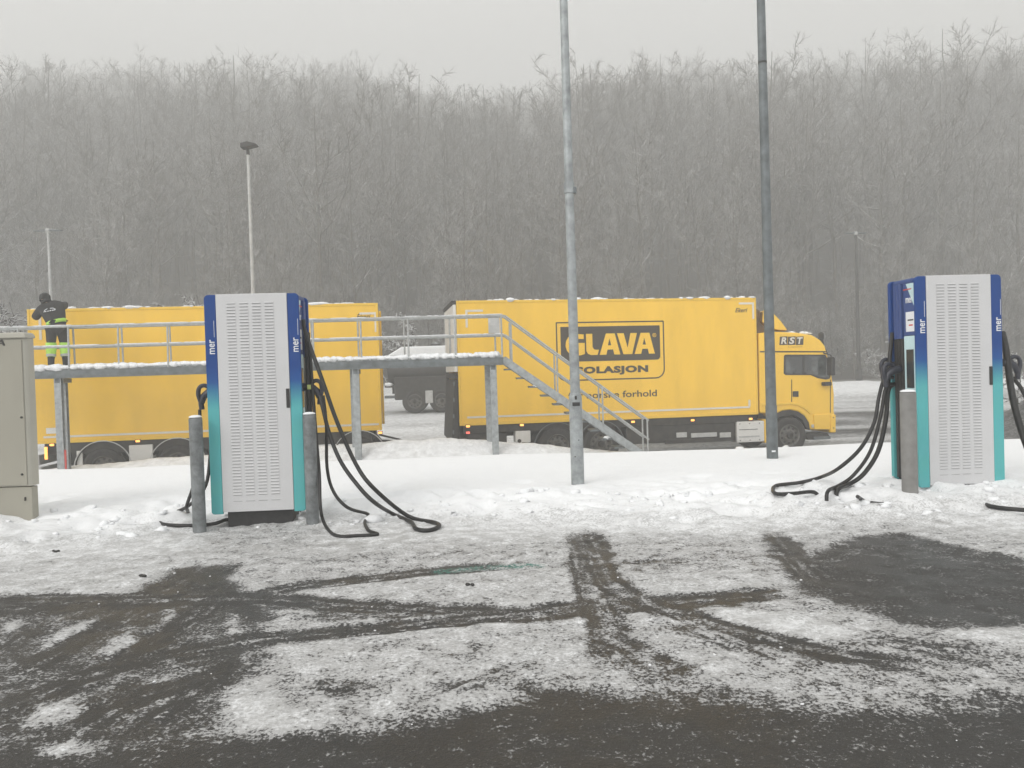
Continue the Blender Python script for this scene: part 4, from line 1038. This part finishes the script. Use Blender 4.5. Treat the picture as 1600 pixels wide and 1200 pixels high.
vn = lambda x: float(vnoise(np.array([x * 1.3]), np.array([3.3]))[0])
prof = [(-EX, DZ + .002)]
for i in range(int((WL + EX) / .09)):
    x = -EX + .09 * i
    for y in (.02, .10, .27, .44):
        m.blob((x, y + rnd.uniform(-.03, .06), DZ + .01), rnd.uniform(.07, .14), rnd.uniform(.07, .13), rnd.uniform(.03, .085) * (.6 + .8 * vn(x)), 7, 4, rnd=rnd)
m.build('deck_snow', SNOW, wk, kind='stuff')
# snow lying along the mid rail in places
m = MB()
for i in range(120):
    x = rnd.uniform(-EX, WL); m.blob((x, .03, DZ + .47 + .027), rnd.uniform(.06, .2), .02, .012, 6, 4, rnd=rnd)
for i in range(90):
    x = rnd.uniform(-EX, WL); m.blob((x, .03, HR + .027), rnd.uniform(.06, .2), .02, .010, 6, 4, rnd=rnd)
m.build('rail_snow', SNOW, wk, kind='stuff')
Mi = root_matrix(wk).inverted()
for (u, Y) in ((92, 17.05), (557, 17.45), (773, 17.65)):
    lx = (Mi @ at(u, 640, Y)).x
    for y in (.06, WD - .06):
        xx = lx - (.0 if y < .3 else .11)
        m = MB(); m.box(xx - .075, y - .055, -.8, xx + .075, y - .045, DZ - .227); m.box(xx - .075, y + .045, -.8, xx + .075, y + .055, DZ - .227); m.box(xx - .005, y - .045, -.8, xx + .005, y + .045, DZ - .227)
        m.build('support_post', GALV, wk)
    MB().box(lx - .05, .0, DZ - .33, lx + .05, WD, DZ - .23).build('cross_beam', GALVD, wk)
MB().box(WL - .30, WD - .10, DZ + .52, WL - .03, WD - .085, HR - .03).build('end_board', PALE, wk, bevel=.01)
# stair down to the snow
e0 = Vector((WL + .02, 0, DZ)); b0 = Mi @ at(1021, 720, 17.72); SRun, SDrop = b0.x - e0.x, DZ - b0.z
for y in (.03, WD - .03):
    m = MB(); m.bar((WL, y, DZ - .10), (WL + SRun, y, DZ - SDrop), .045, .17); m.build('stringer', GALV, wk)
    dx, dz = SRun, -SDrop
    for off in (.92, .47):
        MB().tube([(WL - .02, y, DZ + off), (WL + .08, y, DZ + off - .02), (WL + SRun, y, DZ + dz + off)] , .022, 8).build('stair_handrail', RAILM, wk)
    for k in range(4):
        f = .06 + .31 * k
        MB().tube([(WL + SRun * f, y, DZ + dz * f - .12), (WL + SRun * f, y, DZ + dz * f + .92)], .02, 8).build('stair_post', RAILM, wk)
nt_ = 12
for k in range(nt_):
    f = (k + .6) / nt_; x = WL + SRun * f; z = DZ - SDrop * f
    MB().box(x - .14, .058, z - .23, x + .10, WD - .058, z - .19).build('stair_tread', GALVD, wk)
m = MB()
for k in range(nt_):
    f = (k + .6) / nt_; x = WL + SRun * f; z = DZ - SDrop * f
    for i in range(rnd.randrange(0, 3)): m.blob((x + rnd.uniform(-.08, .06), rnd.uniform(.1, WD - .1), z - .18), .09, .1, .045, 6, 4, rnd=rnd)
m.build('stair_snow', SNOW, wk, kind='stuff')

# marker stake by the walkway foot
p = at(103.5, 741, 16.75)
t = thing('marker_stake', (p.x, p.y, hz(p.x, p.y)), 0, 'thin red and white snow marker stake beside the walkway leg', 'marker stake')
MB().lathe([(.018, -.2), (.018, .12)], 8).build('white_sleeve', WHITEP, t); MB().lathe([(.021, .12), (.021, .55)], 8).build('red_sleeve', REDP, t)

# ------------------------------------------------------------------ the worker
def skin(name, J, E, root_j, mat, parent, sub=2):
    names = list(J); me = bpy.data.meshes.new(name)
    me.from_pydata([J[k][:3] for k in names], [(names.index(a), names.index(b)) for a, b in E], [])
    o = bpy.data.objects.new(name, me); COL.objects.link(o); o.parent = parent; me.materials.append(mat)
    if not me.skin_vertices: me.attributes  # noqa
    sm = o.modifiers.new('skin', 'SKIN'); sm.use_smooth_shade = True
    if not me.skin_vertices: me.skin_vertices.new()
    for i, k in enumerate(names):
        r_ = J[k][3]; r_ = r_ if isinstance(r_, tuple) else (r_, r_)
        me.skin_vertices[0].data[i].radius = r_; me.skin_vertices[0].data[i].use_root = (k == root_j)
    s2 = o.modifiers.new('subsurf', 'SUBSURF'); s2.levels = sub; s2.render_levels = sub
    return o
f0 = at(91, 572, 17.3)
pe = thing('person', (f0.x, f0.y, DZ - .5 + .02), R(27), 'worker in black jacket and hi-vis leggings leaning over the trailer roof from the walkway', 'person')
J = dict(pel=(0, 0, .92, (.15, .12)), wst=(-.02, .06, 1.06, (.14, .11)), chs=(-.10, .22, 1.30, (.17, .12)), nk=(-.19, .33, 1.475, .06), hd=(-.23, .385, 1.575, (.085, .095)), tp=(-.25, .40, 1.66, .07),
         shr=(.06, .30, 1.45, .075), elr=(.13, .46, 1.40, .052), wrr=(.15, .66, 1.50, .036), har=(.15, .74, 1.51, .035), shl=(-.30, .26, 1.33, .075), ell=(-.44, .36, 1.14, .052), wrl=(-.36, .60, 1.27, .036), hal=(-.34, .68, 1.31, .035),
         hpr=(.10, .0, .86, .105), knr=(.14, .05, .48, .066), anr=(.155, .0, .11, .046), tor=(.165, .16, .05, .04), hpl=(-.10, .0, .86, .105), knl=(-.12, .05, .48, .066), anl=(-.13, -.02, .11, .046), tol=(-.14, .14, .05, .04))
E = [('pel', 'wst'), ('wst', 'chs'), ('chs', 'nk'), ('nk', 'hd'), ('hd', 'tp'), ('chs', 'shr'), ('shr', 'elr'), ('elr', 'wrr'), ('wrr', 'har'), ('chs', 'shl'), ('shl', 'ell'), ('ell', 'wrl'), ('wrl', 'hal'),
     ('pel', 'hpr'), ('hpr', 'knr'), ('knr', 'anr'), ('anr', 'tor'), ('pel', 'hpl'), ('hpl', 'knl'), ('knl', 'anl'), ('anl', 'tol')]
skin('body', J, E, 'pel', SKIN, pe)
G = {k: (*J[k][:3], tuple(q + .04 for q in (J[k][3] if isinstance(J[k][3], tuple) else (J[k][3],) * 2))) for k in J}
JK = {k: G[k] for k in ('wst', 'chs', 'nk', 'shr', 'elr', 'wrr', 'shl', 'ell', 'wrl')}
JK['hem'] = (0, .03, .99, (.19, .16)); JK['wst'] = (*JK['wst'][:3], (.19, .155)); JK['chs'] = (*JK['chs'][:3], (.215, .15))
skin('jacket', JK, [('hem', 'wst'), ('wst', 'chs'), ('chs', 'nk'), ('chs', 'shr'), ('shr', 'elr'), ('elr', 'wrr'), ('chs', 'shl'), ('shl', 'ell'), ('ell', 'wrl')], 'wst', JACKET, pe)
TRJ = {'pel': (0, 0, .93, (.185, .15)), 'hpr': (.105, 0, .84, .135), 'kr': (.14, .045, .50, .098), 'hpl': (-.105, 0, .84, .135), 'kl': (-.125, .045, .50, .098)}
skin('trousers', TRJ, [('pel', 'hpr'), ('hpr', 'kr'), ('pel', 'hpl'), ('hpl', 'kl')], 'pel', TROUS, pe)
for s, kx in ((1, .142), (-1, -.124)):
    m = MB(); m.tube([(kx, .045, .56), (kx, .045, .46), (kx + .004 * s, .03, .33), (kx + .006 * s, .015, .24)], [.108, .112, .100, .090], 14); m.build('hi_vis_legging', HIVIS, pe)
    m = MB(); m.tube([(kx + .004 * s, .025, .30), (kx + .006 * s, .018, .245)], [.103, .097], 14); m.build('reflective_band', REFL, pe)
    m = MB(); m.tube([(kx + .006 * s, .012, .25), (kx + .01 * s, -.005, .12), (kx + .012 * s, .0, .06)], [.075, .066, .068], 12); m.tube([(kx + .012 * s, -.05, .05), (kx + .014 * s, .06, .05), (kx + .016 * s, .17, .04)], [.05, .055, .045], 10); m.build('boot', JACKET, pe)
m = MB()
ringp = [(-.005 + .205 * math.cos(R(15 * i)), .035 + .175 * math.sin(R(15 * i)), 1.005 + .055 * math.cos(R(15 * i)) - .03 * math.sin(R(15 * i))) for i in range(24)]
for j in range(24):
    a_, c_ = ringp[j], ringp[(j + 1) % 24]
    m.add([(a_[0], a_[1], a_[2] - .035), (c_[0], c_[1], c_[2] - .035), (c_[0] * .98, c_[1], c_[2] + .045), (a_[0] * .98, a_[1], a_[2] + .045)], [(0, 1, 2, 3)], True)
o = m.build('hi_vis_hem', HIVIS, pe); q = o.modifiers.new('thick', 'SOLIDIFY'); q.thickness = .012
m = MB(); Mh = Matrix.Translation((-.23, .385, 1.585)) @ Matrix.Rotation(R(-18), 4, 'X'); m.lathe([(.112, -.06), (.118, .0), (.108, .07), (.07, .115), (.001, .13)], 18, Mh, cap=False); m.build('beanie', JACKET, pe)
m = MB(); m.tube([(-.19, .32, 1.46), (-.21, .355, 1.52)], [.115, .11], 14); m.build('collar', JACKET, pe)
for hx, hy, hzz in ((.15, .72, 1.52), (-.34, .67, 1.305)):
    m = MB(); m.blob((hx, hy, hzz), .05, .065, .03, 8, 5, 0)
    for k in range(4): m.tube([(hx - .035 + .023 * k, hy + .04, hzz), (hx - .036 + .024 * k, hy + .085, hzz + .005), (hx - .036 + .024 * k, hy + (.105 + .01 * (k in (1, 2))), hzz - .022)], [.013, .012, .009], 6)
    m.tube([(hx + .035 * (1 if hx < 0 else -1), hy - .005, hzz), (hx + .066 * (1 if hx < 0 else -1), hy + .03, hzz - .004), (hx + .068 * (1 if hx < 0 else -1), hy + .06, hzz - .012)], [.015, .013, .010], 6)
    m.build('glove', JACKET, pe)
m = MB()
def bk(x, z): return (x, .02 + .62 * (z - 1.02) - .165, z)
m.tube([bk(-.235, 1.24), bk(-.215, 1.29), bk(-.17, 1.325)], .007, 6); m.tube([bk(-.12, 1.335), bk(-.06, 1.34), bk(-.01, 1.315), bk(-.05, 1.29)], .007, 6)
for x in (-.20, -.155, -.11, -.065, -.03): m.tube([bk(x - .015, 1.25 + .25 * (x + .2)), bk(x + .015, 1.26 + .25 * (x + .2))], .010, 6)
m.build('back_print', WHITEP, pe)

# ------------------------------------------------------------------ woodland
def make_tree(seed, h, r0, clear, spread, up, nb, tw=.017, sub=9, twn=6, curve=.35, wander=.35):
    rnd = random.Random(seed); T, Cn = [], []
    def vec(): return Vector((rnd.uniform(-1, 1), rnd.uniform(-1, 1), rnd.uniform(-1, 1)))
    pts = [Vector((0, 0, -.4))]; n = 10
    lean = Vector((rnd.uniform(-.05, .05), rnd.uniform(-.05, .05), 0))
    for i in range(1, n + 1):
        pts.append(Vector((lean.x * h * i / n + rnd.uniform(-wander, wander) * .3, lean.y * h * i / n + rnd.uniform(-wander, wander) * .3, h * i / n)))
    rad = [max(.02, r0 * (1 - .92 * i / n)) for i in range(n + 1)]
    def trunk_at(t):
        k = min(int(t * n), n - 1); f = t * n - k; return pts[k].lerp(pts[k + 1], f), rad[k] * (1 - f) + rad[k + 1] * f
    # the stem forks into rising limbs, so the crown ends round and open
    def limb(p, az, reach, rise, r_, ns=7):
        q = [p.copy()]; out = Vector((math.cos(az), math.sin(az), 0)); side = Vector((-out.y, out.x, 0)); w1 = rnd.uniform(-.25, .25)
        for k in range(1, ns + 1):
            f = k / ns
            q.append(p + out * reach * (1 - (1 - f) ** 1.7) + side * reach * w1 * math.sin(f * 3) + Vector((0, 0, rise * (.55 * f + .45 * f * f))) + vec() * .10 * wander)
        for k in range(ns):
            ra, rb = r_ * (1 - k / ns * .82), r_ * (1 - (k + 1) / ns * .82)
            Cn.append((q[k], q[k + 1], ra, rb))
            d = (q[k + 1] - q[k]).normalized(); fr = k / ns
            for _ in range(sub // 4 + (rnd.random() < .6)):
                s0 = q[k].lerp(q[k + 1], rnd.random()); a2 = rnd.uniform(0, 6.28)
                o2 = Vector((math.cos(a2), math.sin(a2), rnd.uniform(-.1, .7)))
                sd = (d * .55 + o2 * .8 + Vector((0, 0, .25 * curve))).normalized(); sl = rnd.uniform(.9, 2.1) * (1.1 - .5 * fr) * min(1, h / 14); c0 = s0.copy()
                for m_ in range(3):
                    c1 = c0 + sd * sl / 3; Cn.append((c0, c1, tw * 1.7 * (1 - .25 * m_), tw * 1.4 * (1 - .25 * m_)))
                    for _ in range(twn // 2 + (rnd.random() < .5)):
                        s2 = c0.lerp(c1, rnd.random()); td = (sd * .7 + vec() * .9 + Vector((0, 0, .35 * curve))).normalized(); tl = rnd.uniform(.3, .85) * min(1, h / 12)
                        mid = s2 + td * tl * .55; Cn.append((s2, mid, tw, tw * .8)); Cn.append((mid, mid + (td + vec() * .35 + Vector((0, 0, .2 * curve))).normalized() * tl * .45, tw * .8, tw * .45))
                    sd = (sd + vec() * .3 + Vector((0, 0, .18 * curve))).normalized(); c0 = c1
    for i in range(nb):
        t = clear + (1 - clear) * .62 * (i + rnd.random() * .8) / nb; p, rr = trunk_at(t)
        az = i * 2.4 + rnd.uniform(-.5, .5); rem = h - p.z
        limb(p, az, spread * rnd.uniform(.45, 1.05), rem * rnd.uniform(.35, .95) * (1 if up > 40 else .6), rr * rnd.uniform(.45, .62), 6)
    limb(trunk_at(.8)[0], rnd.uniform(0, 6.28), spread * .25, h * .19, rad[8] * .8, 4)
    for i in range(6):
        p, rr = trunk_at(rnd.uniform(.12, clear)); a2 = rnd.uniform(0, 6.28); d = Vector((math.cos(a2), math.sin(a2), rnd.uniform(-.1, .5))); e_ = p + d * rnd.uniform(.6, 1.6); Cn.append((p, e_, tw * 1.6, tw))
        for _ in range(4): s2 = p.lerp(e_, rnd.random()); Cn.append((s2, s2 + (d + vec()) * .35, tw, tw * .5))
    def segs(Sg, n):
        A = np.array([[*a, *b] for a, b, _, _ in Sg]); ra = np.array([s[2] for s in Sg]); rb = np.array([s[3] for s in Sg])
        p0, p1 = A[:, :3], A[:, 3:]; d = p1 - p0; d /= np.linalg.norm(d, axis=1, keepdims=True) + 1e-9
        ref = np.where(np.abs(d[:, 2:3]) < .9, np.array([[0, 0, 1.]]), np.array([[1., 0, 0]]))
        a = np.cross(d, ref); a /= np.linalg.norm(a, axis=1, keepdims=True); b = np.cross(d, a)
        V = np.zeros((len(Sg), 2, n, 3))
        for j in range(n):
            t = 2 * math.pi * j / n; o = a * math.cos(t) + b * math.sin(t)
            V[:, 0, j] = p0 + o * ra[:, None]; V[:, 1, j] = p1 + o * rb[:, None]
        base = (np.arange(len(Sg)) * 2 * n)[:, None]
        Q = np.concatenate([np.stack([base[:, 0] + j, base[:, 0] + (j + 1) % n, base[:, 0] + n + (j + 1) % n, base[:, 0] + n + j], 1) for j in range(n)], 0)
        return V.reshape(-1, 3), Q
    def mesh(nm, V, Q, mat):
        me = bpy.data.meshes.new(nm); me.vertices.add(len(V)); me.vertices.foreach_set('co', V.astype('f').ravel())
        me.loops.add(Q.size); me.loops.foreach_set('vertex_index', Q.ravel().astype('i')); me.polygons.add(len(Q)); me.polygons.foreach_set('loop_start', np.arange(0, Q.size, 4, dtype='i')); me.update(calc_edges=True); me.materials.append(mat); return me
    for k in range(n): T.append((pts[k], pts[k + 1], rad[k], rad[k + 1]))
    return segs(T, 7), segs(Cn, 3), mesh
def tree_meshes(tm, cm, *a, **k):
    (tv, tq), (cv, cq), mesh = make_tree(*a, **k); return mesh('trunk', tv, tq, tm), mesh('crown', cv, cq, cm)
TALL = [tree_meshes(BARK, TWIG, 100 + i, h, r_, cl, sp, up, nb) for i, (h, r_, cl, sp, up, nb) in enumerate(((20, .21, .44, 4.8, 45, 9), (22, .26, .48, 5.8, 50, 10), (18, .17, .42, 4.0, 52, 9), (21, .23, .38, 5.4, 41, 10), (19, .16, .50, 3.6, 55, 9), (23, .28, .42, 6.4, 48, 11)))]
LOW = [tree_meshes(BARK, TWIG, 200 + i, h, r_, cl, sp, up, nb, tw=.014) for i, (h, r_, cl, sp, up, nb) in enumerate(((9, .10, .15, 2.2, 40, 9), (12, .12, .22, 2.4, 48, 9), (7, .07, .1, 2.0, 35, 9), (14, .13, .25, 2.6, 50, 10)))]
SHR = [tree_meshes(SHRUBM, SHRUBM, 300 + i, h, .07, .08, sp, up, nb, tw=.028, curve=-.55) for i, (h, sp, up, nb) in enumerate(((4.5, 2.8, 40, 11), (5.5, 2.4, 50, 11), (3.8, 2.8, 30, 10)))]

def plant(name, mesh2, x, y, sc, rz, label, cat, group):
    t = thing(name, (x, y, hz(x, y) - .1), rz, label, cat, group); t.scale = (sc, sc, sc)
    link('trunk', mesh2[0], t); link('crown', mesh2[1], t); return t
rnd = random.Random(21)
EU = [-200, 0, 100, 200, 300, 370, 450, 550, 650, 750, 850, 950, 1050, 1200, 1300, 1450, 1550, 1800]
EV = [100, 112, 92, 76, 112, 84, 112, 92, 138, 152, 148, 112, 102, 112, 100, 72, 56, 60]
HT = (20, 22, 18, 21, 19, 23)
def top_scale(x, y, h):
    # the wood's skyline: how tall a tree may stand here
    u = 800 + F * x / y; v = np.interp(u, EU, EV); hl = 580 - ROLL * (u - 800)
    return max(.35, (CAMZ + (hl - v) * y / F - hz(x, y)) / h)
def far_ok(x, y): return abs(x) < .70 * y + 4
N = 0; spots = []
def free(x, y, d):
    return all((x - a) ** 2 + (y - b) ** 2 > d * d for a, b in spots)
tries = 0
while N < 130 and tries < 20000:
    tries += 1
    y = rnd.uniform(63, 90); x = rnd.uniform(-.72 * y - 3, .72 * y + 3)
    if not free(x, y, 2.0): continue
    spots.append((x, y)); k = rnd.randrange(6)
    o = plant('beech_tree', TALL[k], x, y, min(rnd.uniform(.75, 1.15), top_scale(x, y, HT[k]) * rnd.uniform(.7, .95)), rnd.uniform(0, 6.28), 'tall slender bare tree with frosted twigs in the front of the foggy wood', 'tree', 'bare trees of the foggy wood'); N += 1
N = 0; tries = 0
while N < 60 and tries < 20000:
    tries += 1
    y = rnd.uniform(57, 67); x = rnd.uniform(-.72 * y - 3, .72 * y + 3)
    if not free(x, y, 1.7): continue
    spots.append((x, y)); k = rnd.randrange(4)
    plant('young_tree', LOW[k], x, y, rnd.uniform(.7, 1.15), rnd.uniform(0, 6.28), 'low young bare tree with frosted branches along the edge of the foggy wood', 'tree', 'young trees at the edge of the wood'); N += 1

# trees that stand out before the wood
for (u, Y, k, sc, lab) in ((236, 34, 0, 1.0, 'snow laden shrub with arching branches above the roof of the trailer'), (318, 36, 1, 1.05, 'dark stemmed snowy shrub beside the pale lamp post with the dark head'), (640, 46, 2, 1.3, 'wide snowy bush showing above the gap between trailer and truck'),
                           (28, 33, 1, 1.0, 'snow crusted bush behind the utility cabinet'), (118, 40, 2, 1.1, 'snowy bush beyond the worker on the walkway'), (1390, 47.5, 0, .8, 'white frosted bush on the snow berm beside the charger with the screen'), (1588, 26, 2, .5, 'small snowy bush on the mound at the edge of the road')):
    p = at(u, 560, Y); plant('shrub', SHR[k], p.x, Y, sc, rnd.uniform(0, 6.28), lab, 'shrub', 'snowy shrubs before the wood')

def gn_scatter(name, pts, protos, label, zoff=-.1, crown=None):
    """one object: each vertex carries a copy of one of the tree meshes"""
    me = bpy.data.meshes.new(name); me.from_pydata([(x, y, hz(x, y) + zoff) for x, y, *_ in pts], [], [])
    for nm, i in (('variant', 2), ('turn', 3), ('size', 4)):
        a = me.attributes.new(nm, 'INT' if nm == 'variant' else 'FLOAT', 'POINT'); a.data.foreach_set('value', [p[i] for p in pts])
    o = bpy.data.objects.new(name, me); COL.objects.link(o); tag(o, label, kind='stuff')
    g = bpy.data.node_groups.new(name, 'GeometryNodeTree')
    g.interface.new_socket('Geometry', in_out='INPUT', socket_type='NodeSocketGeometry'); g.interface.new_socket('Geometry', in_out='OUTPUT', socket_type='NodeSocketGeometry')
    gi, go = g.nodes.new('NodeGroupInput'), g.nodes.new('NodeGroupOutput'); J_ = g.nodes.new('GeometryNodeJoinGeometry')
    def named(nm, t): q = g.nodes.new('GeometryNodeInputNamedAttribute'); q.data_type = t; q.inputs[0].default_value = nm; return q.outputs[0]
    va, tu, sz = named('variant', 'INT'), named('turn', 'FLOAT'), named('size', 'FLOAT')
    cb = g.nodes.new('ShaderNodeCombineXYZ'); g.links.new(tu, cb.inputs[2]); cs = g.nodes.new('ShaderNodeCombineXYZ')
    for i in range(3): g.links.new(sz, cs.inputs[i])
    for k, (ta, ca) in enumerate(protos):
        cmp_ = g.nodes.new('FunctionNodeCompare'); cmp_.data_type = 'INT'; cmp_.operation = 'EQUAL'; g.links.new(va, cmp_.inputs[2]); cmp_.inputs[3].default_value = k
        for src in (ta, ca):
            sm_ = None
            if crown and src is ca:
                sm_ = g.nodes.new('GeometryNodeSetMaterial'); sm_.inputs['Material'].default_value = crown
            oi = g.nodes.new('GeometryNodeObjectInfo'); oi.inputs['Object'].default_value = src; oi.transform_space = 'ORIGINAL'
            ip = g.nodes.new('GeometryNodeInstanceOnPoints'); g.links.new(gi.outputs[0], ip.inputs['Points']); g.links.new(cmp_.outputs[0], ip.inputs['Selection'])
            if sm_: g.links.new(oi.outputs['Geometry'], sm_.inputs[0]); g.links.new(sm_.outputs[0], ip.inputs['Instance'])
            else: g.links.new(oi.outputs['Geometry'], ip.inputs['Instance'])
            g.links.new(cb.outputs[0], ip.inputs['Rotation']); g.links.new(cs.outputs[0], ip.inputs['Scale'])
            g.links.new(ip.outputs[0], J_.inputs[0])
    g.links.new(J_.outputs[0], go.inputs[0]); md = o.modifiers.new('scatter', 'NODES'); md.node_group = g
    return o
def protos_of(meshes):
    out = []
    for tm, cm in meshes:
        a = next(o for o in bpy.data.objects if o.data == tm); c = next(o for o in bpy.data.objects if o.data == cm); out.append((a, c))
    return out
pts = []
tries = 0; cell = {}
while len(pts) < 1400 and tries < 60000:
    tries += 1
    y = 88 + 177 * rnd.random() ** .95; x = rnd.uniform(-.70 * y - 4, .70 * y + 4); gap = 2.2 + (y - 88) * .010
    ck = (int(x // 3), int(y // 3))
    if any((x - a) ** 2 + (y - b) ** 2 < gap * gap for di in (-1, 0, 1) for dj in (-1, 0, 1) for a, b in cell.get((ck[0] + di, ck[1] + dj), ())): continue
    cell.setdefault(ck, []).append((x, y))
    k = rnd.randrange(6); ts = top_scale(x, y, HT[k]); pts.append((x, y, k, rnd.uniform(0, 6.28), min(1.45, ts * (rnd.uniform(.55, .92) if rnd.random() < .8 else rnd.uniform(.92, 1.08)))))
gn_scatter('forest', [p for p in pts if p[1] < 135], protos_of(TALL), 'dense bare wood on the lower hillside behind the lot')
gn_scatter('rimed_fog_tint_forest', [p for p in pts if p[1] >= 135], protos_of(TALL), 'rimed wood high on the hillside with fog fade in its pale twig colour', crown=RIME_FOGTINT)  # farthest crowns get the paler colour that adds to the fog
pts = []
for i in range(170):
    y = rnd.uniform(56, 78); x = rnd.uniform(-.72 * y - 4, .72 * y + 4); pts.append((x, y, rnd.randrange(4), rnd.uniform(0, 6.28), rnd.uniform(.3, .62)))
gn_scatter('undergrowth', pts, protos_of(LOW), 'brown leafless undergrowth at the foot of the wood')

# ------------------------------------------------------------------ loose snow and grit
m = MB(); rnd = random.Random(5)
for i in range(220):
    x, y = rnd.uniform(-6.5, 6.5), rnd.uniform(2.3, 7.4)
    c = float(coverage(np.array([x]), np.array([y]))[0])
    if rnd.random() > (.25 + c): continue
    s = rnd.choice((.003, .004, .005, .006, .008)); m.blob((x, y, hz(x, y) + s * .3), s * rnd.uniform(.8, 1.6), s, s * .7, 5, 3, .3, rnd)
for i in range(420):
    x = rnd.uniform(-7, 8); y = rnd.uniform(6.7, 8.8); s = min(.09, .014 + .016 * rnd.expovariate(1)) if float(snow_front(np.array([x]), np.array([y]))[0]) > .45 else .006; m.blob((x, y, hz(x, y) + s * .1), s * rnd.uniform(.8, 1.6), s, s * .7, 5, 4, .45, rnd)
for i in range(160):
    x = rnd.uniform(2.6, 9.5); y = rnd.gauss(19.6, .25); s = rnd.choice((.04, .06, .09)); m.blob((x, y, hz(x, y) + s * .2), s * 1.3, s, s * .7, 6, 4, .3, rnd)
tag(m.build('snow_clods', SNOW), 'loose crumbs and clods of snow along the ploughed edges', kind='stuff')
m = MB()
for u, v in ((227, 902), (85, 866), (738, 916)):
    p = on(u, v, .0); 
    for k in range(3): m.blob((p.x + rnd.uniform(-.03, .03), p.y + rnd.uniform(-.02, .02), hz(p.x, p.y) + .015), rnd.uniform(.010, .022), .014, .012, 6, 4, .3, rnd)
tag(m.build('dirt_clods', DARK), 'dark frozen dirt lumps in the slush', kind='stuff')

# ------------------------------------------------------------------ air
hm = bpy.data.materials.new('haze'); hm.use_nodes = True; n = hm.node_tree; n.nodes.clear()
vo = n.nodes.new('ShaderNodeVolumePrincipled'); vo.inputs['Color'].default_value = (.90, .90, .885, 1); vo.inputs['Density'].default_value = .0062
vo.inputs['Anisotropy'].default_value = 0.0
for nm in ('Density Attribute', 'Color Attribute', 'Temperature Attribute'): vo.inputs[nm].default_value = ''
ou = n.nodes.new('ShaderNodeOutputMaterial'); n.links.new(vo.outputs[0], ou.inputs['Volume'])
try: hm.cycles.homogeneous_volume = True
except Exception: pass
o = MB().box(-242, -14, -2.6, 242, 306, 138).build('haze', hm); o['kind'] = 'stuff'; o['label'] = 'pale winter fog lying over the lot and the wood'
